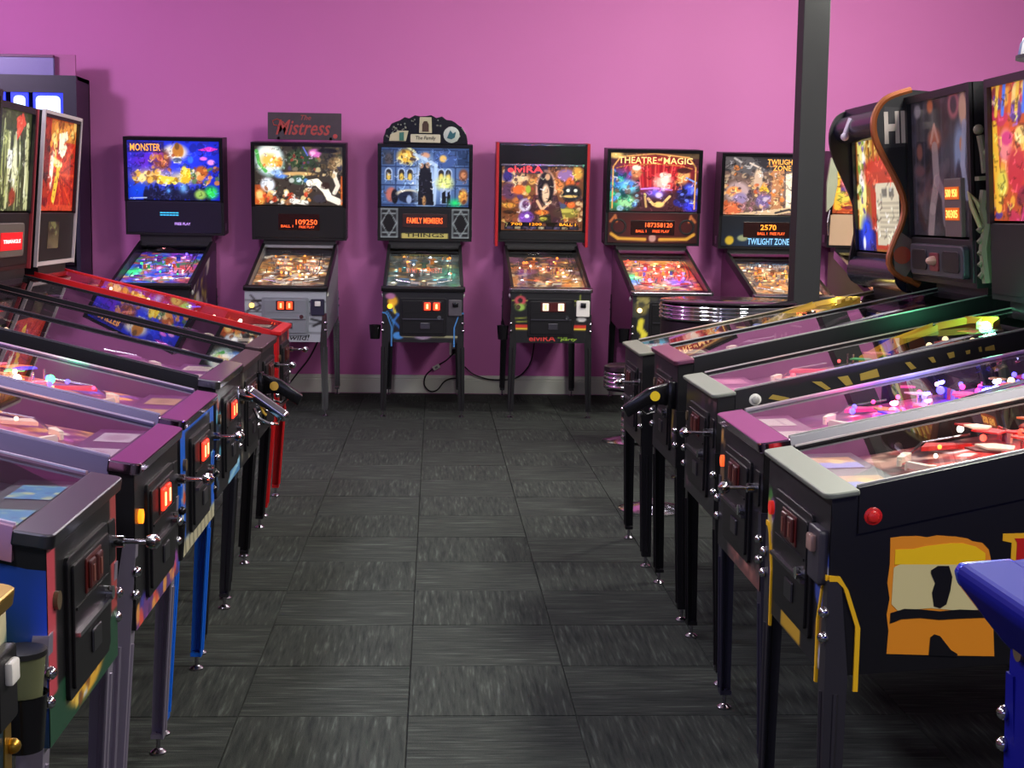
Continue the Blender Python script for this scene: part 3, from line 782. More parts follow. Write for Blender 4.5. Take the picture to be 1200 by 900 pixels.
def bg_bubble():
    c = Canvas(156, 106, (58, 52, 46), .9, 12)
    c.speck(0, 0, 1, .5, 60, [(40, 52, 40), (70, 62, 48), (28, 26, 30), (110, 90, 60), (60, 80, 60)], .015, .05)
    c.ell(.17, .24, .16, .27, (190, 225, 225), .35).ell(.17, .22, .13, .22, (255, 250, 235), .5)
    c.line([(.03, .1), (.06, .3), (.13, .43)], .03, (90, 190, 90)).ell(.17, .25, .09, .1, (250, 200, 90), .8).speck(.1, .12, .27, .34, 14, [(240, 130, 50), (255, 255, 240), (250, 190, 60)], .012, .03).ell(.29, .28, .03, .08, (235, 150, 60), .6)
    c.ell(.3, .5, .07, .05, (95, 140, 220), .7).ell(.25, .45, .06, .04, (150, 190, 240), .7)
    c.ell(.52, .22, .15, .16, (45, 66, 44), .4).speck(.38, .06, .72, .4, 34, [(30, 40, 30), (90, 110, 70), (150, 60, 50), (120, 110, 90), (70, 60, 90)], .012, .03)
    c.ell(.68, .12, .07, .07, (215, 110, 190), .5).ell(.66, .12, .03, .03, (250, 190, 220), .5).line([(.55, .02), (.6, .16)], .01, (110, 120, 230)).ell(.83, .08, .12, .04, (20, 18, 24), .4)
    c.ell(.5, .47, .18, .035, (205, 165, 105), .4).ell(.5, .57, .09, .08, (60, 90, 70), .4).ell(.5, .57, .03, .04, (190, 215, 225), .3).ell(.58, .58, .025, .035, (80, 130, 190), .3).ell(.42, .58, .03, .04, (180, 190, 180), .3)
    c.ell(.15, .66, .08, .12, (225, 232, 240), .4).rect(.11, .62, .19, .72, (250, 252, 250)).line([(.08, .78), (.2, .80), (.26, .7)], .012, (50, 70, 60))
    c.ell(.05, .86, .08, .14, (245, 120, 40), .7).rect(.0, .66, .07, .98, (215, 90, 40), al=.7).ell(.06, .83, .04, .08, (255, 215, 130), .7)
    c.speck(.06, .72, .62, .98, 40, [(250, 225, 160), (235, 150, 70), (255, 250, 235), (150, 90, 50), (210, 70, 40)], .015, .045)
    # pale reclining swoop
    c.line([(.62, .62), (.70, .6), (.80, .74), (.84, .86), (.95, .93)], .055, (252, 246, 228)).line([(.42, .92), (.58, .95)], .04, (255, 250, 235)).line([(.9, .78), (.94, .66), (.90, .5), (.92, .36)], .035, (245, 235, 215))
    c.ell(.95, .3, .07, .12, (190, 165, 120), .6).ell(.88, .3, .05, .1, (120, 95, 65), .5).ell(.96, .36, .03, .06, (60, 60, 80), .4).speck(.72, .15, 1, .5, 24, [(150, 120, 80), (80, 66, 46), (215, 190, 140)], .012, .035)
    c.ell(.73, .88, .07, .07, (60, 58, 66), .35).ell(.8, .66, .05, .06, (50, 36, 30), .4)
    c.rect(.97, .5, 1, .98, (245, 110, 40), al=.8)
    return c.detail(190).vign(.3)

def bg_mansion():
    c = Canvas(145, 100, (62, 88, 138), .8, 13)
    c.ell(.5, .55, .5, .45, (120, 150, 205), .95)
    for v in (.05, .33, .64, .97): c.rect(0, v - .012, 1, v + .012, (40, 56, 98))
    for u in (.17, .41, .6, .84): c.rect(u - .008, .05, u + .008, .97, (48, 66, 110))
    c.rect(.02, .06, .15, .3, (54, 66, 92)).ell(.09, .2, .04, .09, (80, 76, 84), .5)
    c.ell(.29, .16, .1, .12, (230, 180, 70), .6).speck(.2, .08, .4, .28, 14, [(255, 225, 120), (120, 80, 40), (60, 50, 60)], .015, .04).line([(.3, .0), (.38, .08), (.42, .2)], .02, (225, 225, 180))
    c.ell(.5, .14, .05, .05, (225, 140, 90), .5).ell(.72, .2, .13, .14, (66, 90, 150), .2).ell(.7, .19, .04, .06, (235, 190, 110), .5).rect(.86, .06, .98, .3, (40, 60, 100))
    for u in (.09, .235, .33, .68, .76):
        c.ell(u, .42, .042, .07, (170, 190, 225), .15).rect(u - .042, .42, u + .042, .56, (170, 190, 225))
        c.ell(u, .43, .03, .055, (48, 46, 52), .2).rect(u - .03, .43, u + .03, .55, (48, 46, 52)).ell(u, .5, .022, .06, (225, 190, 90), .5)
    c.ell(.93, .46, .05, .1, (130, 80, 60), .5).ell(.93, .46, .03, .05, (210, 140, 100), .5)
    c.ell(.12, .8, .06, .12, (190, 110, 100), .4).ell(.16, .83, .04, .12, (24, 24, 36), .3)
    c.ell(.32, .78, .14, .07, (205, 195, 170), .3).ell(.32, .84, .13, .1, (30, 36, 60), .2).ell(.32, .88, .03, .07, (150, 170, 210), .4)
    # pale light round a tall dark doorway
    c.line([(.38, .12), (.5, .2), (.62, .3), (.6, .95)], .03, (190, 215, 245), al=.8).ell(.5, .6, .12, .42, (185, 210, 240), .8, al=.8)
    c.ell(.5, .4, .06, .12, (28, 28, 40), .2).poly([(.43, .42), (.57, .42), (.60, .97), (.42, .97)], (26, 26, 38)).ell(.46, .31, .022, .045, (170, 130, 110), .3).ell(.53, .3, .024, .05, (190, 150, 125), .3).ell(.49, .9, .02, .08, (190, 140, 90), .5)
    c.ell(.72, .6, .09, .12, (225, 232, 140), .8).rect(.67, .68, .79, .95, (160, 180, 225), al=.7).poly([(.69, .76), (.73, .72), (.74, .94), (.69, .94)], (24, 24, 34)).poly([(.75, .76), (.78, .73), (.79, .94), (.745, .94)], (30, 30, 40))
    c.ell(.84, .93, .08, .08, (40, 230, 120), .95).ell(.93, .82, .05, .12, (225, 150, 70), .6).speck(.88, .72, .98, .95, 8, [(250, 210, 90), (110, 60, 40)], .015, .03)
    return c.detail(190).vign(.3)

def bg_party():
    c = Canvas(145, 117, (120, 72, 46), .82, 14)
    c.speck(0, 0, 1, .92, 150, [(205, 120, 60), (150, 80, 50), (90, 60, 110), (230, 170, 90), (60, 40, 50), (180, 60, 50), (240, 205, 150)], .018, .05)
    c.rect(0, 0, 1, .03, (30, 26, 34)).rect(.04, .0, .56, .135, (38, 30, 60), al=.85).ell(.17, .2, .16, .08, (238, 200, 150), .5).speck(.05, .12, .3, .3, 16, [(225, 190, 140), (140, 90, 150), (90, 60, 60)], .015, .035)
    c.ell(.08, .18, .06, .08, (60, 50, 130), .5).ell(.1, .4, .09, .13, (95, 60, 90), .5).ell(.21, .38, .08, .07, (230, 110, 50), .5).ell(.33, .37, .03, .06, (160, 180, 60), .4)
    c.ell(.09, .66, .1, .12, (120, 66, 36), .4).ell(.1, .62, .08, .04, (220, 150, 60), .4).ell(.1, .72, .07, .03, (60, 36, 26), .4)
    c.ell(.78, .15, .1, .09, (150, 110, 170), .4).ell(.83, .28, .05, .1, (230, 110, 50), .4).ell(.7, .33, .06, .09, (220, 130, 70), .4).ell(.92, .12, .06, .1, (225, 165, 70), .5)
    c.ell(.85, .42, .12, .13, (40, 40, 46), .3).ell(.81, .38, .022, .025, (245, 245, 225), .3).ell(.9, .38, .022, .025, (245, 245, 225), .3).ell(.84, .47, .09, .02, (235, 190, 110), .4)
    c.ell(.78, .72, .17, .09, (130, 120, 50), .4).ell(.78, .69, .12, .03, (190, 180, 80), .4).ell(.85, .6, .05, .05, (235, 110, 50), .4).ell(.75, .62, .04, .04, (70, 80, 110), .4)
    # dark bell shape in a pale outline
    c.ell(.54, .36, .12, .28, (238, 180, 150), .15).poly([(.4, .45), (.68, .45), (.78, .9), (.3, .9)], (60, 34, 44), al=.8).ell(.54, .35, .1, .25, (34, 24, 30), .2).ell(.54, .43, .045, .14, (236, 196, 160), .4).ell(.56, .18, .03, .05, (210, 165, 125), .4)
    c.line([(.44, .55), (.5, .68), (.6, .55)], .02, (230, 180, 140)).ell(.5, .72, .08, .04, (225, 120, 50), .5).poly([(.46, .78), (.6, .74), (.62, .88), (.5, .88)], (46, 40, 30)).ell(.52, .82, .05, .03, (170, 160, 60), .5)
    c.ell(.29, .62, .07, .1, (205, 195, 215), .4).ell(.3, .6, .04, .06, (110, 70, 110), .4).ell(.31, .8, .09, .1, (120, 70, 170), .4).ell(.32, .78, .03, .03, (235, 225, 240), .4)
    c.rect(.06, .875, .5, .93, (26, 18, 18), .3).rect(.55, .875, .94, .93, (40, 30, 20), .3).rect(.05, .93, .95, .985, (40, 38, 48), .3)
    for k in range(9): c.rect(.08 + .095 * k, .94, .15 + .095 * k, .975, [(90, 80, 110), (180, 165, 130), (60, 50, 70)][k % 3], .5)
    return c.detail(210).vign(.25)

def bg_curtain():
    c = Canvas(151, 112, (70, 34, 40), .95, 15)
    c.rect(0, 0, 1, .1, (90, 70, 50)).ell(.5, .35, .42, .3, (170, 30, 40), .5)
    for k in range(22):
        u = .16 + .032 * k
        c.line([(u, .2), (.5 + (u - .5) * .8, .62)], .008, [(215, 50, 55), (110, 14, 26), (240, 110, 90)][k % 3], al=.7)
    c.ell(.12, .5, .16, .25, (50, 90, 200), .9).ell(.1, .8, .18, .22, (20, 165, 95), .9).ell(.22, .58, .1, .1, (110, 200, 235), .8).ell(.2, .85, .1, .1, (150, 210, 150), .7)
    c.speck(0, .3, .34, .98, 46, [(70, 110, 210), (40, 190, 140), (160, 200, 230), (20, 60, 60), (120, 80, 60)], .015, .05, .7)
    c.ell(.3, .34, .06, .09, (200, 120, 80), .4).ell(.3, .26, .05, .05, (235, 220, 200), .4).ell(.83, .38, .07, .11, (232, 160, 95), .4).ell(.83, .3, .08, .05, (70, 30, 30), .4).ell(.8, .5, .07, .06, (235, 140, 80), .5)
    c.ell(.6, .5, .1, .13, (250, 175, 160), .8).ell(.62, .44, .05, .1, (255, 220, 200), .6).speck(.5, .36, .74, .64, 20, [(255, 190, 170), (225, 60, 60), (250, 230, 210)], .012, .035)
    c.ell(.52, .68, .12, .09, (110, 90, 230), .9).ell(.56, .72, .04, .05, (215, 190, 255), .6).line([(.36, .62), (.5, .6), (.7, .63)], .014, (205, 130, 220)).line([(.44, .78), (.5, .88), (.6, .87), (.68, .74)], .02, (235, 190, 120)).line([(.4, .7), (.42, .92)], .016, (200, 160, 100)).ell(.56, .88, .06, .05, (245, 205, 120), .5)
    c.ell(.86, .72, .1, .2, (30, 26, 70), .6).ell(.9, .62, .06, .1, (70, 80, 220), .7).ell(.92, .9, .08, .1, (60, 60, 230), .8).line([(.86, .42), (.97, .5), (.93, .66)], .012, (120, 160, 250))
    c.speck(.7, .5, 1, .98, 22, [(40, 40, 140), (110, 130, 250), (24, 20, 40)], .015, .04, .8)
    c.ell(.5, .55, .75, .62, (0, 0, 0), .01, al=0)
    for a, b_ in (((.04, .95), (.04, .25)), ((.96, .95), (.96, .25))): c.line([a, b_], .010, (235, 170, 90))
    c.line([(.04, .25), (.12, .08), (.5, .02), (.88, .08), (.96, .25)], .012, (225, 160, 90)).line([(.08, .27), (.2, .22), (.5, .19), (.8, .22), (.92, .27)], .008, (200, 120, 60))
    c.ell(.07, .05, .07, .06, (230, 190, 110), .7)
    return c.detail(210).vign(.15)

def bg_doorway():
    c = Canvas(151, 112, (112, 88, 80), .85, 16)
    c.rect(0, 0, 1, .26, (52, 48, 52)).poly([(.0, .0), (.3, 0), (.5, .26), (.3, .34), (0, .2)], (92, 86, 88)).line([(.12, .04), (.3, .2), (.34, .12)], .016, (190, 180, 175)).line([(.3, .12), (.42, .2)], .014, (225, 205, 190))
    c.speck(0, .1, .6, .5, 40, [(130, 110, 100), (70, 60, 60), (190, 160, 130), (210, 120, 60)], .015, .04)
    c.ell(.4, .4, .05, .2, (205, 175, 150), .3).poly([(.37, .3), (.4, .2), (.44, .3)], (220, 190, 160))
    c.ell(.17, .62, .14, .18, (190, 160, 160), .4).ell(.13, .6, .08, .08, (240, 150, 80), .4).ell(.2, .72, .08, .1, (150, 130, 170), .5).ell(.12, .9, .12, .12, (220, 110, 70), .5).poly([(.4, .6), (.47, .44), (.54, .6)], (232, 178, 60)).ell(.48, .76, .1, .12, (120, 100, 150), .4).ell(.5, .73, .04, .04, (200, 180, 200), .4)
    c.speck(0, .45, .62, .95, 50, [(225, 140, 80), (150, 100, 110), (240, 190, 130), (80, 60, 70), (200, 90, 50)], .015, .04)
    c.rect(.56, .24, .7, .9, (190, 130, 90)).speck(.55, .28, .7, .9, 26, [(235, 130, 60), (120, 80, 60), (250, 200, 140), (220, 215, 210)], .012, .035)
    c.poly([(.72, .3), (.99, .22), (.99, .98), (.74, .93)], (246, 222, 190)).ell(.86, .55, .12, .35, (255, 240, 215), .9)
    c.ell(.86, .33, .02, .035, (70, 60, 60), .3).poly([(.81, .38), (.9, .38), (.9, .62), (.895, .86), (.86, .86), (.855, .64), (.835, .86), (.79, .88), (.82, .6)], (48, 48, 54)).poly([(.1, .99), (.8, .86), (.98, .9), (.6, 1)], (222, 190, 150)).line([(.62, .96), (.78, .9), (.84, .94)], .016, (60, 56, 60))
    return c.detail(210).vign(.25)

def bg_fire(seed, kind=0):
    if kind == 0:   # red with a bright yellow figure-like flare
        c = Canvas(84, 84, (190, 44, 26), .85, seed)
        for k in range(18): c.line([(.55, .6), (.55 + .6 * math.cos(k * .35), .6 + .6 * math.sin(k * .35))], .012, [(230, 80, 30), (130, 20, 20)][k % 2], al=.7)
        c.rect(.28, .02, .98, .24, (200, 120, 40)).speck(.28, .02, .98, .4, 30, [(235, 150, 60), (120, 60, 20), (250, 210, 120)], .02, .06)
        c.poly([(.5, .16), (.72, .12), (.76, .2), (.66, .24), (.76, .3), (.62, .42), (.52, .36)], (252, 240, 205)).line([(.4, .46), (.54, .5), (.5, .62), (.42, .86)], .05, (245, 190, 60)).ell(.33, .55, .05, .2, (255, 245, 220), .5).line([(.36, .45), (.6, .49)], .03, (250, 225, 160))
        c.rect(.06, .02, .26, .98, (120, 24, 24)).speck(.05, .05, .28, .95, 22, [(170, 50, 30), (60, 16, 20)], .03, .07).rect(.0, .93, 1, 1, (215, 70, 40))
    elif kind == 1:   # pale reeds with red paper
        c = Canvas(84, 84, (66, 70, 44), .85, seed)
        for k in range(46):
            u = c.r.uniform(.0, 1); c.line([(u, c.r.uniform(.1, .6)), (u + c.r.uniform(-.08, .08), c.r.uniform(.7, 1))], c.r.uniform(.008, .025), [(205, 205, 150), (150, 155, 95), (240, 240, 200), (60, 70, 40)][k % 4])
        c.poly([(.62, .08), (.78, .02), (.86, .12), (.66, .3)], (225, 80, 60)).ell(.62, .55, .06, .25, (235, 235, 190), .7).rect(.45, .4, .56, .58, (245, 245, 235)).ell(.6, .85, .08, .08, (150, 60, 40), .5)
    else:   # orange, yellow and blue crowd of shapes
        c = Canvas(84, 96, (190, 80, 40), .85, seed)
        c.speck(0, 0, 1, 1, 120, [(240, 170, 60), (220, 80, 50), (120, 40, 60), (250, 220, 130), (80, 60, 150), (200, 50, 90)], .03, .08)
        for k in range(9): c.line([(.1 + .1 * k, .0), (.06 + .1 * k, .22)], .02, [(240, 190, 70), (80, 120, 230), (220, 110, 50)][k % 3])
        c.ell(.2, .45, .1, .12, (235, 130, 130), .4).ell(.22, .4, .08, .05, (210, 60, 120), .4).line([(.03, .3), (.08, .9)], .04, (250, 190, 60)).ell(.35, .62, .14, .16, (190, 50, 60), .5).ell(.14, .72, .08, .1, (225, 205, 80), .5).ell(.7, .5, .2, .25, (225, 90, 50), .5)
    return c.detail(190).vign(.3)

def bg_dark():
    c = Canvas(96, 110, (44, 38, 46), .42, 21)  # weak glow put into the print; no lamp behind this backglass
    c.speck(0, 0, 1, 1, 90, [(62, 52, 62), (34, 30, 36), (84, 68, 76), (50, 48, 62)], .02, .08, .6)
    for k in range(7): c.line([(.08 + .15 * k, .0), (.06 + .15 * k, .9)], .01, (74, 66, 84), al=.5)
    c.ell(.12, .08, .06, .05, (120, 110, 120), .5).ell(.34, .06, .05, .05, (170, 90, 60), .6).ell(.72, .08, .09, .1, (150, 80, 90), .4).ell(.72, .08, .05, .06, (60, 44, 54), .4).ell(.86, .12, .06, .12, (185, 140, 120), .5)
    c.ell(.8, .42, .09, .2, (116, 124, 158), .6).ell(.83, .36, .03, .05, (170, 110, 80), .5).ell(.78, .6, .05, .12, (40, 36, 50), .5).line([(.88, .22), (.84, .5), (.9, .72)], .03, (140, 138, 165), al=.8)
    c.ell(.4, .3, .1, .08, (150, 80, 64), .6).line([(.34, .32), (.4, .2), (.46, .32)], .015, (170, 120, 110)).line([(.4, .36), (.42, .6), (.34, .8), (.3, .98)], .045, (150, 128, 132), al=.8).line([(.44, .6), (.54, .72), (.56, .9)], .04, (128, 108, 120), al=.8).ell(.14, .38, .05, .06, (110, 66, 60), .5).ell(.14, .52, .08, .04, (90, 60, 66), .5)
    return c

def bg_paper():
    c = Canvas(84, 96, (150, 90, 40), .85, 22)
    for k in range(30): c.line([(.05 + .033 * k, .0), (.05 + .033 * k + .02, .4)], .012, [(205, 150, 60), (120, 70, 36), (235, 190, 100)][k % 3])
    c.line([(.1, .0), (.14, .5), (.1, .9)], .07, (235, 225, 120)).ell(.12, .5, .06, .12, (250, 250, 240), .6).speck(.03, .05, .22, .75, 30, [(120, 160, 60), (250, 240, 150), (90, 70, 130), (245, 245, 235)], .015, .045)
    c.ell(.5, .42, .34, .12, (190, 60, 40), .4).poly([(.3, .42), (.9, .4), (.95, .98), (.34, .98)], (175, 60, 40)).poly([(.42, .5), (.98, .5), (.98, .93), (.44, .95)], (205, 196, 170))
    for q in range(8): c.rect(.5, .64 + .034 * q, .9, .65 + .034 * q, (150, 140, 120))
    c.rect(.55, .54, .66, .6, (110, 110, 100)).rect(.7, .54, .8, .6, (110, 110, 100))
    c.rect(0, .84, .4, 1, (20, 30, 120)).ell(.2, .86, .12, .12, (40, 70, 220), .8).ell(.14, .94, .03, .05, (230, 235, 250), .5)
    return c.detail(120).vign(.2)

DMDC = (255, 96, 40)
FACE = PI / 2      # left row faces +x, right row faces -x

# ---- the row against the magenta wall
BY = 10.42
def corner_art(bgc, fn, w=40, h=30, glow=0, seed=5):
    c = Canvas(w, h, bgc, glow, seed); fn(c); return c
whitecab = corner_art((150, 156, 162), lambda c: [c.line([(0, v), (1, v + .02)], .008, (60, 62, 66)) for v in (.2, .42, .62, .8)] and c.line([(.08, .1), (.2, .3), (.04, .4)], .012, (30, 30, 34)).line([(.82, .55), (.95, .6), (.84, .68)], .02, (20, 20, 24)).line([(.1, .22), (.22, .2)], .02, (30, 30, 30)).line([(.08, .34), (.16, .4), (.2, .34)], .014, (50, 50, 50)), 60, 44)
blackblue = corner_art((20, 19, 23), lambda c: c.line([(.13, .16), (.1, .34), (.2, .46), (.14, .58), (.24, .75)], .018, (50, 110, 190)).line([(.06, .4), (.14, .6), (.12, .8)], .012, (60, 140, 210)).ell(.13, .2, .06, .1, (225, 170, 40), .5).ell(.1, .1, .06, .06, (170, 110, 150), .5).line([(.12, .25), (.16, .42)], .02, (220, 200, 60)).ell(.2, .86, .07, .07, (70, 140, 210), .4).line([(.25, .87), (.92, .88)], .018, (170, 170, 130)).ell(.5, .87, .1, .06, (160, 140, 165), .4), 60, 44)
blackweb = corner_art((18, 18, 20), lambda c: [c.line([(.12 + s * .74 + dx * .1, .17 + dy * .12), (.12 + s * .74, .17)], .008, (150, 160, 60)) for s in (0, 1) for dx, dy in ((1, 0), (-1, 0), (0, 1), (0, -1), (.7, .7), (-.7, .7))] and c.ell(.12, .17, .07, .09, (190, 70, 80), .4).ell(.12, .17, .03, .05, (30, 20, 20), .4).ell(.12, .3, .06, .07, (150, 190, 80), .5).rect(.03, .64, .22, .70, (200, 50, 36)).rect(.03, .70, .22, .735, (230, 200, 60)).rect(.78, .64, .97, .70, (200, 50, 36)).rect(.78, .70, .97, .735, (230, 200, 60)).line([(.06, .52), (.2, .5)], .01, (150, 160, 60)).line([(.08, .58), (.22, .57)], .01, (150, 160, 60)).ell(.88, .4, .05, .09, (120, 130, 60), .5).ell(.88, .52, .06, .05, (205, 205, 200), .3).rect(0, .6, .03, 1, (205, 70, 50)).rect(.97, .6, 1, 1, (205, 70, 50)), 60, 44)

pinball('pinball_machine', 'pinball machine with blue glowing backglass and cyan readout, standing against the magenta wall', (-2.00, BY, 0), 0, dict(
    neck=.06,
    W=.56, zb=.925, leg=BLACKM, rail=BLACKM, bar=BLACKM, pal=[P_, B_, (230, 110, 60), G_, (120, 160, 240), M_], seed=3,
    pf=playfield(31, (60, 40, 150), [P_, B_, (190, 80, 90), (90, 120, 220), (230, 120, 70), (60, 160, 110)], [(150, 90, 250), (90, 130, 255), (230, 120, 220), (240, 140, 70), W_], .55, 90, 34, ((.1, .55, .12, .1, (40, 230, 110), 1.2), (.75, .45, .2, .14, (240, 90, 90), .8))),
    bg=bg_blue(), titles=(('MONSTER', .03, .36, .06, .18, (245, 165, 60), 1.0, 0),), speakers=False, display=False, Wb=.75,
    panel=mat('panel_black_violet', (24, 18, 40), .35), panel_text=(('FREE PLAY', -.0, .12, .078, .098, (190, 150, 235), .9, 0), ('======', -.11, .03, .15, .176, (60, 190, 235), .9, 0)),
    lamps=(((120, 90, 255), 3, 8), ((60, 255, 120), 2.5, 5), ((255, 220, 190), 3, 4)), slot_k=1, side=corner_art((24, 18, 50), lambda c: c.speck(0, 0, .7, 1, 40, [(190, 170, 60), (220, 210, 190), (40, 30, 70), (90, 70, 40)], .04, .12), 40, 24), sides=(1,), foot_y=.0, tilt=14.3, pslope=12.4, toy_h=.7,
    bg_extra=None))

pinball('pinball_machine', 'pale grey pinball machine with chrome legs and a dark sign standing on its backbox', (-1.05, BY, 0), 0, dict(
    W=.57, zb=.92, front_text=(('wild!', .03, .17, .012, .052, (22, 22, 24), .2),), body=mat('pale_grey_print', (140, 145, 152), .4), box=BLACK, rail=BLACKM, bar=BLACKM, leg=CHROME, front=whitecab, door=paint((128, 134, 140), .35, .3), ridge=paint((150, 155, 160), .3, .5), slot=(255, 70, 30), start=(255, 200, 90), start_k=3,
    pal=[W_, (225, 150, 60), (170, 130, 70), (120, 140, 150), (235, 190, 110)], seed=4, lamp=(255, 190, 110), lamp_k=1.5, knob=WHITEP, pplate=paint((26, 24, 50), .4), plunger='button',
    pf=playfield(32, (70, 56, 44), [(200, 140, 80), (235, 200, 140), (90, 80, 80), (60, 50, 44), (150, 90, 50), (245, 235, 210)], [W_, (250, 190, 90), (240, 120, 60)], .38, 90, 30),
    bg=bg_bubble(), speakers=False, dmd=(-.15, .15, .085, .195), digits=(('109250', .42, .97, .32, .68, DMDC, 1.6), ('BALL 1', .04, .35, .7, .88, DMDC, 1.1), ('FREE PLAY', .5, .9, .76, .92, DMDC, 1.0)),
    lamps=(((255, 225, 180), 2.2, 8), ((255, 150, 60), 2.5, 10)), foot_y=.0, tilt=14.3, pslope=12.4, toy_h=.7))

def arch_topper(r, at, hb, H, zs):
    out = []
    for i in range(25):
        a = PI * i / 24
        k = 1 + .05 * math.sin(i * 2.6)
        out.append((-.325 * math.cos(a) * (1 + .02 * math.sin(i * 3)), H + .215 * math.sin(a) ** .75 * k))
    p = at(MB().prism([(x, z) for x, z in out], 'y', .02, .05, bev=.004).build('arched_topper', BLACKG, r))
    o = MB()
    rd = random.Random(9)
    for i in range(64):
        a = rd.uniform(.12, PI - .12); q = rd.uniform(.72, .93)
        x = -.325 * math.cos(a) * q; z = H + .205 * math.sin(a) ** .75 * q
        if abs(x) < .075 or z < H + .02: continue
        o.ball((x, .018, z), rd.uniform(.004, .009), 6)
    o.build('carved_beads', mat('aged_silver', (160, 165, 150), .35, .8), p, True, kind='stuff')
    pale = paint((188, 184, 150), .4)
    g = MB().prism([(-.05, H + .085), (-.045, H + .205), (.045, H + .205), (.05, H + .085)], 'y', .004, .022, bev=.004)
    g.build('arch_plaque', pale, p)
    MB().prism([(-.025, H + .095), (-.025, H + .15), (-.012, H + .175), (.012, H + .175), (.025, H + .15), (.025, H + .095)], 'y', .0, .006).build('arch_opening', paint((60, 36, 24), .5), p)
    MB().prism(rrect(-.115, .115, H + .012, H + .075, .008), 'y', .006, .022, bev=.003).build('name_plaque', paint((200, 196, 168), .4), p)
    text('plaque_lettering', 'The Family', paint((20, 18, 20), .4), p, -.075, .08, H + .026, H + .062, .0055, .2)
    MB().prism([(-.28, H + .02), (-.27, H + .07), (-.2, H + .1), (-.13, H + .1), (-.15, H + .02)], 'y', .008, .022, bev=.003).build('side_plaque', pale, p)
    MB().prism([(-.2, H + .025), (-.2, H + .085), (-.165, H + .09), (-.165, H + .025)], 'y', .004, .009).build('green_panel', paint((50, 110, 96), .4), p)
    MB().lathe([(.062, 0), (.062, .012), (.05, .016), (0, .016)], 20, Matrix.Translation((.2, .02, H + .075)) @ Matrix.Rotation(PI / 2, 4, 'X')).build('round_plaque', paint((186, 196, 186), .4), p, True)
    MB().prism([(.165, H + .05), (.19, H + .11), (.21, H + .085), (.235, H + .1), (.225, H + .055), (.2, H + .04)], 'y', .0, .005).build('teal_motif', paint((30, 90, 100), .4), p)
def mansion_panel():
    c = Canvas(90, 28, (20, 20, 24), 0, 7)
    for s in (0, 1):
        u = .1 + s * .8
        for a, b_ in (((u - .09, .06), (u + .09, .06)), ((u - .09, .94), (u + .09, .94)), ((u - .09, .06), (u - .09, .94)), ((u + .09, .06), (u + .09, .94)), ((u - .085, .5), (u, .1)), ((u, .1), (u + .085, .5)), ((u + .085, .5), (u, .9)), ((u, .9), (u - .085, .5)), ((u - .07, .2), (u + .07, .2)), ((u - .07, .8), (u + .07, .8))):
            c.line([a, b_], .022, (150, 165, 165))
        c.ell(u, .5, .055, .3, (14, 14, 17), .1)
    c.rect(.24, .82, .76, .99, (190, 180, 100))
    return c
pinball('pinball_machine', 'black pinball machine crowned by an arched ornate topper above its blue house backglass', (-.08, BY, 0), 0, dict(
    W=.57, zb=.925, rail=BLACKM, bar=BLACKM, leg=BLACK, front=blackblue, slot=(255, 60, 30), slot_k=2.4, slot_x=(.03, .095), start=(255, 160, 30), start_k=3, leg_trim=paint((60, 120, 180), .4), cup=-1,
    lamp_k=1.2, pal=[(120, 160, 190), (230, 150, 60), (70, 110, 90), (190, 180, 160), (150, 110, 60)], seed=5, pplate=paint((70, 66, 72), .4), plunger='button', knob=BLACKG,
    pf=playfield(33, (56, 58, 54), [(70, 90, 90), (110, 110, 100), (60, 70, 60), (150, 120, 70), (90, 120, 120)], [W_, (250, 170, 70), (250, 240, 180), C_], .22, 80, 20, ((.85, .5, .2, .25, (60, 150, 120), .5),)),
    bg=bg_mansion(), speakers=False, panel_art=mansion_panel(), Wb=.73, dmd=(-.165, .165, .115, .205), dmd_c=(60, 40, 40), digits=(('FAMILY MEMBERS', .08, .92, .25, .75, DMDC, 1.8),), panel_text=(('THINGS', -.15, .15, .032, .062, (40, 36, 20), 0, 0),),
    lamps=(((230, 245, 255), 3.5, 5), ((255, 150, 60), 3, 7)), box_extra=arch_topper, foot_y=.0, tilt=14.3, pslope=12.4, toy_h=.7))

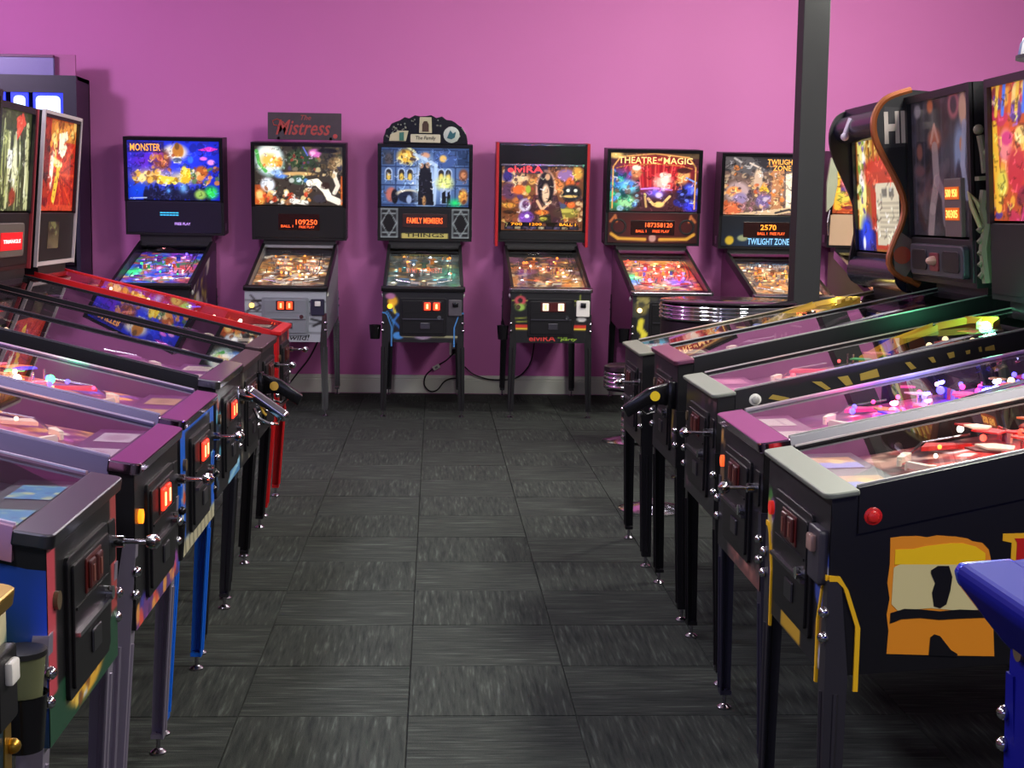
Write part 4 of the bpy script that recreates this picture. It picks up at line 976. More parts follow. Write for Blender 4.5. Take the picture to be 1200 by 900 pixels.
def red_sides(r, at, hb, H, zs):
    for s in (-1, 1):
        at(MB().box(s * hb - .004 if s > 0 else s * hb - .018, s * hb + .018 if s > 0 else s * hb + .004, -.02, .2, -.035, H + .005, bev=.003).build('red_side_trim', paint((176, 30, 38), .35), r))
pinball('pinball_machine', 'pinball machine with red-edged backbox and black panel above its orange backglass', (.83, BY, 0), 0, dict(
    W=.57, zb=.93, rail=BLACKM, bar=STEEL, leg=BLACK, front=blackweb, slot=(235, 215, 190), slot_k=.8, slot_x=(-.04, .07), start=(60, 26, 26), start_k=0.2, cup=-1, pplate=WHITEP, plunger='button', knob=BLACKG,
    lamp=(255, 150, 80), lamp_k=1.2, pal=[(210, 120, 60), (170, 90, 110), (230, 180, 120), (150, 70, 50), (120, 100, 120)], seed=6,
    pf=playfield(34, (110, 84, 66), [(200, 130, 70), (150, 90, 70), (225, 180, 130), (130, 80, 110), (90, 70, 60)], [(255, 160, 60), (255, 90, 60), W_], .3, 90, 22),
    bg=bg_party(), titles=(('elviRA', .07, .5, .015, .115, (245, 60, 66), 1.1, 0), ('700', .12, .26, .885, .925, (255, 150, 30), 1.3, 0), ('1200', .35, .5, .885, .925, (255, 150, 30), 1.3, 0), ('BALL 1', .72, .92, .885, .925, (255, 160, 40), 1.3, 0)),
    front_text=(('elviRA', -.155, .035, .012, .052, (205, 56, 50), 0), ('and the', .05, .12, .034, .052, (150, 190, 50), .2), ('party', .07, .19, .012, .034, (150, 190, 50), .2)), topbar=.165, split=.12, display=False, speakers=False, Hb=.76, Wb=.69, frame=BLACKG, box_extra=red_sides, lamps=(((255, 225, 190), 2.5, 4), ((255, 130, 50), 2.5, 8)), foot_y=.0, tilt=14.3, pslope=12.4, toy_h=.7))

def curtain_panel():
    c = Canvas(90, 28, (52, 16, 18), 0, 7)
    c.ell(.5, .5, .4, .5, (96, 24, 24), .9)
    c.line([(.03, .3), (.08, .12), (.1, .3)], .04, (190, 110, 60)).line([(.97, .3), (.92, .12), (.9, .3)], .04, (190, 110, 60)).line([(.04, .7), (.12, .85), (.42, .87)], .05, (220, 170, 60)).line([(.96, .7), (.88, .85), (.58, .87)], .05, (220, 170, 60)).ell(.5, .83, .04, .12, (190, 150, 140), .3)
    return c
tomfront = corner_art((26, 26, 34), lambda c: c.line([(.12, .5), (.1, .65), (.16, .76), (.12, .95)], .05, (215, 205, 60)).ell(.12, .25, .08, .14, (120, 110, 60), .6).ell(.5, .5, .25, .3, (44, 48, 66), .6).speck(0, .05, .3, .4, 14, [(150, 140, 80), (60, 60, 50)], .03, .07), 50, 36)
pinball('pinball_machine', 'pinball machine with red stage curtain on its backglass, beside the bar table', (1.70, BY, 0), 0, dict(
    W=.57, zb=.915, body=mat('plum_gloss', (104, 34, 86), .3, noise=.15, nscale=6), box=BLACK, rail=BLACKM, bar=STEEL, leg=BLACK, front=tomfront, start=(255, 220, 160), start_k=2.5, cup=-1,  # glossy plum body colour, slightly mottled
    pal=[R_, (250, 180, 60), (235, 90, 60), (70, 90, 230), G_, (240, 210, 170)], seed=7,
    pf=playfield(35, (150, 40, 34), [(220, 60, 50), (240, 150, 70), (120, 30, 40), (200, 90, 60), (250, 200, 130)], [(255, 80, 60), (255, 170, 90), W_, (120, 120, 255)], .6, 90, 36, ((.1, .5, .14, .16, (50, 220, 120), 1), (.1, .62, .12, .1, (70, 120, 240), 1), (.72, .6, .22, .14, (110, 80, 240), .9))),
    bg=bg_curtain(), titles=(('THEATRE', .09, .52, .075, .185, (245, 190, 120), .95, 0), ('of', .535, .585, .08, .14, (245, 190, 120), .9, 0), ('MAGIC', .60, .93, .08, .19, (245, 190, 120), .95, 0)), panel_art=curtain_panel(), Wb=.745,
    dmd=(-.165, .165, .09, .19), digits=(('187358120', .32, .97, .1, .45, DMDC, 1.6), ('BALL 1', .1, .35, .66, .86, DMDC, 1.2), ('FREE PLAY', .5, .9, .66, .86, DMDC, 1.0)),
    lamps=(((255, 50, 40), 3.5, 18), ((255, 200, 150), 4, 7), ((130, 120, 255), 3, 6)), foot_y=.0, tilt=14.3, pslope=12.4, toy_h=.7))

def tz_panel():
    c = Canvas(90, 28, (22, 26, 34), 0, 7)
    c.ell(.5, .9, .5, .5, (24, 50, 80), .9).ell(.1, .8, .05, .14, (210, 180, 50), .3).ell(.25, .72, .06, .1, (150, 160, 120), .4)
    return c
pinball('pinball_machine', 'pinball machine with bright doorway on its backglass, partly hidden by the dark column', (2.585, BY, 0), 0, dict(
    W=.57, zb=.90, body=mat('plum_gloss', (104, 34, 86), .3), box=BLACK, rail=BLACKM, bar=STEEL, leg=BLACK,
    lamp=(255, 160, 90), lamp_k=1.5, pal=[(235, 150, 70), (190, 170, 150), (150, 110, 80), Y_, (110, 120, 140)], seed=8,
    pf=playfield(36, (104, 80, 60), [(200, 130, 70), (150, 110, 80), (235, 190, 130), (90, 80, 90)], [(255, 170, 80), W_, (255, 120, 60)], .45, 90, 26),
    bg=bg_doorway(), titles=(('TWILIGHT', .5, .84, .045, .135, (250, 165, 70), 1.0, 0), ('ZONE', .57, .78, .15, .24, (250, 165, 70), 1.0, 0)), panel_art=tz_panel(), speakers=False,
    dmd=(-.16, .19, .10, .205), digits=(('2570', .36, .72, .12, .52, (255, 140, 40), 1.7), ('BALL 1', .3, .52, .68, .88, DMDC, 1.2), ('FREE PLAY', .58, .92, .68, .88, DMDC, 1.1)),
    panel_text=(('TWILIGHT ZONE', -.13, .2, .035, .085, (130, 190, 235), .7, 0),), lamps=(((255, 225, 190), 2.5, 4), ((255, 130, 50), 2.5, 8)), foot_y=.0, tilt=14.3, pslope=12.4, toy_h=.7))

def pale_ornament(r, at, hb, H, zs):
    at(MB().prism([(-hb - .03, .28), (-hb - .04, .5), (-hb - .02, .7), (-hb + .03, .72), (-hb + .045, .5), (-hb + .02, .34)], 'y', -.06, -.02, bev=.006).build('pale_side_figure', paint((170, 176, 150), .45), r))
    at(MB().tube([(-hb, -.04, .3), (-hb - .02, -.06, .2), (-hb - .005, -.05, .1)], .008).build('side_bracket', STEEL, r))
pinball('pinball_machine', 'pinball machine with orange backglass standing half hidden behind the curvy black backbox', (3.45, BY, 0), 0, dict(
    W=.57, zb=.92, body=mat('olive_print', (120, 112, 70), .4), box=BLACK, rail=STEEL, bar=STEEL, leg=BLACK, pal=[(235, 120, 60), (200, 180, 120), N_, Y_], seed=9,
    pf=playfield(37, (150, 90, 60), [(200, 130, 70), (235, 190, 130), (150, 60, 50)], [(255, 170, 80), W_], .45, 60, 20), bg=bg_fire(41, 2), speakers=False,
    panel=paint((200, 170, 140), .4), display=False, box_extra=pale_ornament, foot_y=.0, tilt=14.3, pslope=12.4, toy_h=.7))

# ---- the row whose fronts face the aisle from the left wall's side (front towards +x)
def lrow(label, x, y, o):
    o.setdefault('Wb', .665)
    return pinball('pinball_machine', label, (x - .022, y, 0), FACE, o)
LX = .018      # lockdown bar overhang

golden = mat('gold_metal', (176, 138, 52), .32, .9)
lrow('pinball machine with gold legs and teal side art, nearest to the camera', -.625, 1.93, dict(
    zb=.88, W=.56, bar=golden, rail=golden, leg=golden, bolt=golden, body=mat('teal_print', (20, 74, 84), .35, noise=.5, nscale=9), pal=[Y_, R_, B_], seed=20,
    front=corner_art((20, 60, 70), lambda c: c.speck(0, 0, 1, 1, 50, [(30, 110, 120), (200, 190, 150), (12, 30, 40), (170, 40, 40)], .04, .12)), pf=playfield(50, (60, 60, 70), [Y_, R_, B_], [W_]), bg=bg_fire(60, 2), slot_k=0, foot_y=.0, display=False, flip=(220, 215, 200), plunger='button'))

l1front = corner_art((28, 66, 46), lambda c: c.rect(0, 0, .11, .75, (178, 64, 76)).rect(.89, 0, 1, .7, (150, 60, 60)).rect(.11, 0, .89, .73, (16, 16, 18)).ell(.5, .86, .27, .10, (150, 110, 40), .3).ell(.5, .83, .22, .06, (130, 160, 190), .4).ell(.5, .91, .2, .06, (215, 165, 50), .4).speck(.3, .79, .72, .95, 22, [(60, 80, 120), (235, 200, 90), (190, 200, 210), (120, 70, 30)], .015, .04), 70, 52)  # pink side strips: reflection on the metal corner trims, painted in
l1side = corner_art((24, 48, 58), lambda c: c.ell(.1, .1, .12, .3, (26, 60, 150), .9).ell(.01, .4, .035, .5, (36, 66, 190), .9).ell(.35, .2, .14, .3, (22, 56, 130), .9).ell(.22, .6, .14, .4, (30, 66, 52), .9).ell(.5, .7, .2, .4, (60, 100, 60), .9), 40, 24)
lrow('pinball machine with dark unlit playfield, rosy-reflection-painted corner trims and gold crest below coin door', -.65, 2.82, dict(
    zb=.888, W=.555, channel=mat('lavender_edge_highlight', (206, 196, 220), .3, .7), bar=DARKST, rail_out=.012, rail=mat('rosy_steel', (172, 132, 152), .34, .9), leg=GREYST, body=BLACK, front=l1front, side=l1side, sides=(-1,), slot=(120, 50, 46), slot_k=.25, start=(170, 110, 30), start_k=.3, pplate=BLACKM,  # lavender channel colour stands in for the rail's edge highlight
    pal=[(40, 60, 80), (60, 90, 110), (30, 30, 40), (90, 110, 130)], seed=21, lamp_k=0.1, flip=(225, 225, 215), flipcap=(215, 215, 220), cup=-1, apron=(20, 20, 24), card=corner_art((60, 120, 160), lambda c: c.speck(0, 0, 1, 1, 16, [(110, 150, 150), (180, 180, 130), (50, 90, 140)], .05, .15), 24, 16),
    pf=playfield(51, (24, 26, 32), [(40, 50, 60), (30, 34, 46), (60, 80, 90), (20, 20, 26)], [(40, 50, 60)], 0, 60, 0), bg=bg_fire(61, 1), foot_y=.04, ridge=STEEL))

l2front = corner_art((17, 16, 19), lambda c: c.rect(.0, .87, 1, 1, (80, 50, 100)).speck(0, .87, 1, 1, 30, [(150, 70, 160), (220, 80, 60), (70, 60, 150), (235, 160, 70), (110, 60, 120)], .03, .06), 60, 44)
lrow('black pinball machine with purple-sheened lockdown bar and red coin slots beside the blue-legged one', -.65, 3.57, dict(
    zb=.884, W=.555, bar=POLST, channel=mat('lavender_edge_highlight', (206, 196, 220), .3, .7), rail_out=.016, rail=STEELB, leg=GREYST, front=l2front, slot=(255, 44, 24), slot_k=2.4, start=(255, 130, 20), start_k=2.2, flip=(190, 190, 190), apron=(70, 26, 70), seed=22, lit=.45, hi_lamps=(((255, 170, 60), 4, 5), ((255, 235, 200), 4, 3)), wire=False, card=corner_art((172, 160, 168), lambda c: c.ell(.5, .5, .3, .3, (150, 130, 140), .6)),
    pal=[(230, 200, 170), (235, 150, 80), (200, 120, 130), (245, 230, 200), (150, 60, 110)], pf=playfield(52, (104, 46, 88), [(190, 130, 110), (235, 170, 90), (130, 60, 110), (90, 40, 90), (210, 190, 170)], [(255, 190, 90), (255, 140, 50)], .14, 50, 12, ((.35, .62, .2, .1, (255, 150, 40), 1.0),)), 
    bulbs=((-.1, .42, .02, .014, (255, 150, 40), 7), (-.05, .72, .03, .016, W_, 5), (.1, .8, .03, .016, (255, 210, 160), 5)), bg=bg_fire(62, 1), foot_y=.04, cup=1))

bluep = mat('blue_powder_coat', (16, 92, 196), .3)
l3front = corner_art((16, 90, 196), lambda c: c.rect(.13, .06, .87, .86, (18, 18, 22)).rect(.0, .87, 1, 1, (176, 170, 140)) and [c.line([(k / 9, .86), (k / 9 + .02, 1)], .012, (70, 66, 54)) for k in range(1, 9)] and c.ell(.06, .5, .05, .08, (150, 140, 160), .4).ell(.1, .55, .03, .05, (200, 80, 40), .5).line([(.06, .66), (.05, .82)], .03, (190, 190, 170)).ell(.94, .35, .04, .12, (120, 180, 210), .5), 70, 52)
lrow('pinball machine with bright blue legs and a bone-coloured strip under its front', -.665, 4.28, dict(
    zb=.884, W=.60, bar=POLST, channel=mat('lavender_edge_highlight', (206, 196, 220), .3, .7), rail_out=.016, rail=STEELB, leg=bluep, bolt=BLACKG, front=l3front, slot=(255, 50, 30), slot_k=2.2, slot_x=(-.022, .03), start_k=.2, seed=23, lit=.6, plastics=18, hi_lamps=(((255, 120, 80), 4, 8), ((255, 220, 150), 5, 9), ((80, 80, 255), 5, 7), ((255, 70, 120), 4, 5)), wire=False, apron=(84, 36, 84), card=corner_art((176, 140, 90), lambda c: c.ell(.5, .5, .3, .2, (150, 120, 70), .7)),
    pal=[R_, (240, 120, 70), (60, 60, 220), (235, 200, 120), (50, 190, 110), (250, 120, 150)], ramp=CLEAR, knob=CHROME,
    pf=playfield(53, (96, 40, 80), [(210, 80, 60), (240, 160, 80), (60, 50, 160), (150, 60, 110), (230, 110, 120)], [(255, 190, 110), (255, 90, 80), (90, 90, 255), W_], .5, 80, 30, ((.4, .24, .5, .2, (50, 36, 255), 2.0), (.5, .55, .5, .14, (240, 80, 60), 1.1))),
    bulbs=((-.06, .78, .03, .018, (190, 220, 255), 8), (-.14, .86, .04, .016, (255, 130, 150), 5), (.08, .9, .05, .02, (60, 60, 255), 6), (.12, .45, .03, .014, (70, 255, 150), 5), (.02, .52, .03, .013, W_, 6), (-.13, .33, .02, .012, (255, 210, 120), 7)),
    lamps=(((255, 120, 90), 4, 10), (W_, 5, 8), ((255, 200, 90), 5, 8)), bg=bg_fire(63, 2), foot_y=.04))

l4front = corner_art((17, 16, 20), lambda c: c.rect(.55, .86, 1, 1, (70, 130, 180)).line([(.5, .98), (.98, .88)], .03, (140, 190, 215)).speck(.0, .1, .16, .9, 12, [(90, 170, 200), (40, 70, 110), (190, 80, 60)], .02, .05), 60, 44)
lrow('black pinball machine with a chrome gun handle and pale blue stripe low on its front', -.68, 5.02, dict(
    zb=.905, W=.57, bar=mat('bright_steel', (176, 174, 178), .2, 1.0), channel=DARKST, rail=BLACKM, leg=DARKST, front=l4front, plunger='gun', gun=CHROME, slot=(255, 60, 40), slot_k=1.1, start_k=.3, seed=24, wire=False, apron=(70, 40, 80),
    pal=[(150, 90, 140), (200, 180, 200), (110, 70, 110), (90, 60, 100)], pf=playfield(54, (84, 36, 76), [(120, 60, 100), (140, 90, 120), (70, 30, 60), (170, 130, 150)], [(200, 110, 130)], .05, 50, 6), lamp_k=.6, plastics=4, bg=bg_fire(64, 0), foot_y=.04))
lrow('black pinball machine with bronze bar and black gun handle beside the chrome-gun machine', -.695, 5.71, dict(
    zb=.882, W=.56, bar=mat('bronze_steel', (96, 76, 80), .34, .85), rail=BLACKM, leg=BLACK, plunger='grip', slot_k=.3, start_k=.3, seed=25, wire=False, front=corner_art((24, 23, 26), lambda c: c.speck(0, 0, 1, 1, 24, [(60, 60, 54), (100, 96, 84), (34, 34, 40)], .03, .08), 40, 30),
    pal=[(110, 70, 110), (90, 60, 90), (150, 120, 140)], pf=playfield(55, (60, 28, 56), [(90, 50, 80), (110, 70, 90), (50, 24, 46)], [(120, 60, 90)], .03, 50, 4), lamp_k=.4, bg=bg_fire(65, 0), foot_y=.04))
def red_display(r, at, hb, H, zs):
    d = at(MB().prism(rrect(-.2, .2, .06, zs - .05, .02), 'y', -.02, -.004, bev=.004).build('display_surround', paint((120, 112, 104), .4, .4), r))
    at(MB().box(hb - .006, hb + .003, -.018, .0, 0, H).build('red_edge_trim', paint((150, 50, 56), .4), r))
    MB().box(-.16, .16, -.023, -.018, .09, zs - .09).build('red_window', glowmat((200, 16, 24), .9), d)
    text('window_lettering', 'TRIANGLE', glowmat((255, 225, 220), 1.2), d, -.13, .13, .12, zs - .12, -.0235)
lrow('black pinball machine with pale reed-patterned backglass and red window beside the red machine', -.705, 6.4, dict(
    zb=.888, W=.58, Hb=.71, box_y=1.11, bar=mat('bronze_steel', (96, 76, 80), .34, .85), rail=BLACKM, leg=BLACK, slot_k=.3, start_k=.3, seed=26, wire=False, box=mat('dark_red_edged', (46, 20, 24), .35), display=False, speakers=False, box_extra=red_display, plunger='rod',
    pal=[(110, 70, 110), (90, 60, 90), (150, 120, 140)], pf=playfield(56, (56, 34, 56), [(90, 60, 80), (110, 80, 90), (50, 24, 46)], [(120, 60, 90)], .03, 50, 4), lamp_k=.4, bg=bg_fire(66, 1), foot_y=.05))
redm = mat('red_powder_coat', (176, 18, 22), .32)
lrow('red pinball machine with red legs and rails and an orange-red backglass', -.715, 7.2, dict(
    zb=.888, W=.52, lip=.02, bar_d=.03, Wb=.70, Hb=.715, box_y=1.10, body=redm, bar=redm, rail=redm, leg=redm, box=BLACK, frame=BLACKG, slot_k=.3, start_k=.3, seed=27, lit=.9, plastics=22, hi_lamps=(((255, 235, 190), 5, 12), ((170, 90, 255), 4, 6)), wire=False, rail_drop=.07, front=corner_art((40, 16, 20), lambda c: c.rect(0, 0, .12, 1, (176, 18, 22)).rect(.88, 0, 1, 1, (176, 18, 22)).speck(.1, 0, .9, 1, 26, [(190, 150, 110), (60, 40, 40), (120, 30, 30), (90, 80, 90)], .03, .07), 40, 30),
    pal=[(240, 200, 130), (220, 120, 150), (120, 80, 220), (250, 170, 80)], pf=playfield(57, (170, 110, 120), [(230, 160, 130), (250, 210, 150), (150, 90, 200), (220, 110, 90), (255, 240, 210)], [(255, 230, 170), (180, 90, 255), (255, 150, 80)], .75, 90, 30),
    lamps=((W_, 5, 12), ((170, 90, 255), 4, 5)), lamp_y=(.1, 1.0), bg=bg_fire(67, 0), display=False, speakers=False, foot_y=.05,
    box_extra=lambda r, at, hb, H, zs: at(MB().box(-hb + .0, hb, -.014, -.004, .004, .022).box(hb - .012, hb + .002, -.016, .0, 0, H).box(-hb, hb, -.016, .0, H - .012, H + .004).box(-hb - .002, -hb + .012, -.016, .0, 0, H).build('steel_edge_trim', mat('silver_trim', (205, 196, 196), .45, .4), r)) and at(art('card_panel', corner_art((120, 116, 70), lambda c: c.speck(0, 0, 1, 1, 14, [(190, 190, 120), (70, 60, 40)], .05, .2), 20, 20), ARTB, r, xz(-.16, .04, .08, zs - .05, -.0075)))))

# ---- the facing row (front towards -x)
def rrow(label, x, y, o):
    o.setdefault('tilt', 12.4); o.setdefault('channel', mat('bright_edge_steel', (210, 212, 206), .3, .8))
    return pinball('pinball_machine', label, (x + .03, y, 0), -FACE, o)
deepblue = mat('blue_metallic', (15, 18, 118), .6, 0, spec=.08)
def blue_apron(r):
    b = MB()
    prof = [(.0, .908), (-.088, .901), (-.096, .888), (-.09, .868), (-.005, .765), (.015, .75), (.03, .76)]
    b.prism(prof, 'x', -.30, .30, bev=.008)
    b.build('front_armor', deepblue, r)
    for s in (-1, 1):
        MB().prism(prof, 'x', s * .30 - .006, s * .30 + .016, bev=.005).build('armor_end', mat('bright_blue_metallic', (24, 60, 205), .2, .5, coat=.6), r)
r0 = rrow('blue metallic pinball machine with rounded front armor and a blue leg', .91, 1.985, dict(
    zb=.905, W=.58, body=deepblue, bar=deepblue, rail=deepblue, leg=deepblue, slot_k=0, start_k=.3, pal=[B_, M_, P_], seed=30, flip=(220, 40, 60),
    pf=playfield(70, (30, 30, 120), [B_, M_, P_], [(255, 80, 160), (90, 90, 255)], .5), bg=bg_fire(70, 2), display=False, foot_y=.02, plunger='button'))
blue_apron(r0)

r1front = corner_art((20, 19, 24), lambda c: c.ell(.05, .3, .05, .12, (60, 120, 50), .4).rect(.0, .3, .1, .9, (90, 90, 100)).speck(0, .3, .1, .95, 14, [(190, 160, 60), (110, 60, 120), (180, 180, 170), (150, 40, 40)], .03, .07).rect(.9, .35, 1, .95, (70, 70, 90)).speck(.88, .35, 1, .95, 18, [(190, 150, 80), (60, 80, 170), (190, 190, 190), (90, 60, 40)], .03, .08).rect(.3, .86, .62, .985, (190, 150, 40)), 70, 52)
r1 = rrow('black pinball machine with huge yellow letter on its flank and yellow leg edging', .785, 3.19, dict(
    zb=.896, W=.555, bar=mat('satin_steel', (118, 124, 113), .5, .5), rail=BLACKM, rail_drop=.085, leg=mat('anthracite_metal', (52, 50, 56), .4, .4), front=r1front, lip=.012, leg_trim=paint((226, 176, 24), .4), flip_y=.085, flip_z=.055, flip=(190, 26, 26), flipcap=(205, 40, 36), slot=(90, 40, 40), slot_k=0.1, start=(200, 40, 30), start_k=.4, plunger='button', pplate=mat('anthracite_plastic', (46, 44, 52), .4), knob=mat('button_red_grey', (150, 120, 110), .3), seed=31, lit=.5, plastics=15, hi_lamps=(((255, 70, 50), 4, 10), ((255, 245, 225), 6, 7), ((255, 150, 60), 4, 4)),
    pal=[(190, 36, 36), (215, 60, 50), (120, 20, 24), (230, 200, 170), (220, 110, 60)], sling=(200, 40, 40), ramp=mat('smoky_red_ramp', (150, 30, 30), .25), apron=(70, 80, 80), card=corner_art((176, 140, 90), lambda c: c.rect(.5, 0, 1, 1, (110, 120, 190)).ell(.4, .5, .2, .2, (210, 170, 90), .5)), targets=((-.19, .52), (.1, .6), (.02, .68)),
    pf=playfield(71, (78, 40, 44), [(170, 40, 40), (200, 70, 60), (60, 50, 60), (90, 24, 28), (190, 150, 130)], [(255, 70, 50), W_, (255, 120, 80)], .25, 80, 22, ((.5, .55, .35, .18, (220, 40, 36), .7),)),
    bulbs=((.16, .70, .03, .022, (255, 245, 225), 12), (.17, .78, .03, .018, (255, 245, 225), 10), (.02, .6, .03, .012, (255, 90, 70), 6), (-.06, .9, .05, .014, (90, 80, 255), 6), (.1, .52, .03, .012, (255, 230, 200), 8), (.12, .88, .06, .016, (255, 150, 40), 5)), lamps=(((255, 80, 60), 4, 12), (W_, 6, 6)), foot_y=.0, bg=bg_fire(81, 2), display=False, Wb=.68))
# letters on the near flank (x = +W/2 side), pixel shapes turned into cabinet coordinates
def flank(pts, x, t, m, name, parent):
    MB().prism([(.125 + (px - 1043) / 1.0 * .00181, .802 - (py - 632) * .00179) for px, py in pts], 'x', x, x + t).build(name, m, parent)
def zc(p): return [(960 + a / 2.647, 560 + b / 2.647) for a, b in p]
fx = .2775
sg = MB().prism([(.125 + (a - 1043) * .00181, .802 - (b - 632) * .00179) for a, b in zc([(218, 190), (250, 186), (300, 184), (330, 188), (360, 182), (420, 186), (455, 192), (470, 200), (500, 205), (520, 225), (530, 260), (555, 560), (350, 556), (222, 552), (225, 480), (217, 430), (224, 380), (215, 330), (220, 270)])], 'x', fx, fx + .0015).build('flank_letter', paint((222, 138, 30), .4), r1)
flank(zc([(234, 226), (290, 224), (330, 214), (400, 206), (440, 206), (480, 216), (510, 236), (512, 272), (234, 272)]), fx, .0025, paint((236, 192, 18), .4), 'letter_highlight', sg)
flank(zc([(232, 282), (250, 272), (520, 272), (520, 412), (440, 416), (350, 408), (250, 416), (230, 396)]), fx, .0025, paint((206, 196, 140), .4), 'letter_cream_band', sg)
flank(zc([(228, 424), (270, 410), (320, 412), (380, 418), (440, 412), (540, 416), (540, 436), (440, 440), (380, 444), (320, 438), (262, 442), (228, 456)]), fx, .0032, BLACK, 'letter_dark_band', sg)
flank(zc([(346, 290), (366, 276), (400, 276), (412, 310), (408, 352), (398, 396), (380, 408), (360, 402), (352, 360), (360, 330), (346, 300)]), fx, .0036, BLACK, 'letter_hole', sg)
flank(zc([(352, 556), (354, 500), (366, 490), (384, 496), (420, 540), (440, 552), (440, 560)]), fx, .0032, BLACK, 'letter_notch', sg)
l2_ = MB().prism([(.125 + (a - 1043) * .00181, .802 - (b - 632) * .00179) for a, b in zc([(562, 176), (720, 172), (720, 196), (690, 200), (690, 330), (590, 330), (590, 204), (562, 198)])], 'x', fx, fx + .0015).build('flank_letter', paint((226, 170, 30), .4), r1)
flank(zc([(598, 190), (690, 188), (672, 206), (672, 318), (606, 318), (606, 204)]), fx, .0025, paint((180, 26, 24), .4), 'letter_red_face', l2_)

rrow('pinball machine with rosy polished lockdown bar and magenta and blue lamps under glass', .81, 3.92, dict(
    zb=.886, W=.555, bar_d=.064, bar=POLST, rail_out=.016, rail=mat('white_steel', (160, 160, 166), .34, .9), leg=mat('bluish_grey_leg', (70, 68, 86), .35, .7), slot=(160, 50, 60), slot_k=.15, start=(255, 90, 40), start_k=1.3, seed=32, lit=.5, plastics=14, hi_lamps=(((255, 60, 130), 5, 12), ((90, 80, 255), 6, 12), ((255, 200, 220), 5, 4)), knob=CHROME,
    front=corner_art((20, 18, 24), lambda c: c.rect(.3, .86, 1, 1, (110, 70, 66)).speck(.3, .86, 1, 1, 12, [(150, 100, 90), (80, 60, 60)], .03, .06).speck(.0, .1, .14, .6, 12, [(190, 140, 70), (120, 90, 60)], .02, .05), 40, 30),
    pal=[(230, 60, 140), (80, 60, 230), (240, 90, 110), (200, 180, 200), (190, 140, 90)], apron=(110, 66, 96), card=corner_art((186, 176, 170), lambda c: c.rect(.1, .3, .9, .4, (150, 140, 140))),
    pf=playfield(72, (84, 40, 84), [(150, 60, 120), (90, 50, 150), (60, 40, 80), (200, 70, 110), (120, 100, 110)], [(255, 50, 140), (90, 70, 255), (255, 120, 160)], .22, 70, 22, ((.5, .6, .4, .12, (235, 40, 110), .9), (.45, .42, .4, .14, (60, 50, 255), 1.1))),
    bulbs=((.05, .4, .03, .014, (255, 90, 140), 7), (.12, .47, .03, .014, (255, 60, 150), 6), (.02, .5, .03, .014, (80, 70, 255), 8), (.14, .62, .03, .018, (120, 130, 255), 9), (.05, .68, .04, .014, (190, 200, 255), 8), (-.1, .58, .04, .012, (90, 80, 255), 6), (.18, .34, .02, .011, (255, 120, 120), 7)), lamps=(((255, 60, 150), 5, 8), ((110, 100, 255), 5, 8)), foot_y=.015, bg=bg_fire(82, 0), display=False, Wb=.68))

r3 = rrow('pinball machine with dull pale bar, white side button and yellow lettering scraps on black', .835, 4.67, dict(
    zb=.916, W=.535, lip=.012, bar=mat('satin_steel', (118, 124, 113), .5, .5), rail=BLACKM, rail_drop=.05, leg=BLACKM, slot=(200, 70, 50), slot_k=.3, start_k=.1, seed=33, lit=.25, plastics=10, hi_lamps=(((255, 80, 80), 3, 4),), flip_z=.03, flip=(205, 205, 195), flipcap=(150, 150, 145), front=corner_art((24, 24, 28), lambda c: c.ell(.6, .4, .08, .1, (170, 90, 60), .4).speck(0, 0, 1, 1, 10, [(60, 40, 60), (90, 60, 70)], .03, .08), 40, 30),
    pal=[(220, 70, 70), (200, 150, 40), (120, 110, 120), (50, 150, 80), (190, 120, 80)], ramp=mat('yellow_ramp', (196, 150, 40), .35), ramp2=False, apron=(120, 62, 100), card=corner_art((190, 120, 150), lambda c: c.ell(.5, .5, .4, .3, (205, 140, 165), .5)),
    pf=playfield(73, (70, 40, 62), [(170, 60, 80), (110, 60, 90), (60, 60, 60), (150, 110, 50), (90, 90, 80)], [(255, 80, 70), (80, 255, 140)], .12, 70, 8, ((.5, .72, .3, .08, (225, 50, 60), .6), (.45, .22, .2, .12, (20, 190, 90), .8))),
    bulbs=((-.02, .93, .075, .021, (120, 255, 190), 9),), spill_w=2.2, bg=bg_fire(80, 2), display=False, speakers=False, Wb=.62, Hb=.745, box_y=1.06, frame=mat('dark_plum_frame', (38, 30, 34), .3), foot_y=.02))
ywood = paint((150, 128, 52), .45)
for q in ([(905, 462), (925, 466), (918, 470), (900, 467)], [(951, 447), (962, 447), (973, 455), (968, 457)], [(981, 442), (993, 440), (999, 450), (991, 452)], [(1007, 438), (1027, 432), (1030, 441), (1008, 446)], [(1060, 425), (1066, 424), (1073, 431), (1067, 433)], [(1087, 419), (1093, 418), (1096, 424), (1092, 425)], [(1109, 414), (1117, 412), (1118, 418), (1112, 420)], [(1131, 411), (1136, 410), (1136, 414), (1132, 415)], [(1146, 407), (1149, 406), (1150, 412), (1147, 412)], [(1154, 407), (1164, 404), (1165, 410), (1154, 411)]):
    # these scraps are the tops of letters printed along the flank
    def loc(a, b):
        v = Vector(((a - 600) / FPX, (b - 450) / FPX, 1.0)); d = RW @ v
        k = (4.67 - .535 / 2) / d.y
        return (d.x * k - .865, d.z * k + CAM_H)
    P = [loc(a, b) for a, b in q]
    MB().prism(P, 'x', .2680, .2745).build('flank_lettering', ywood, r3)

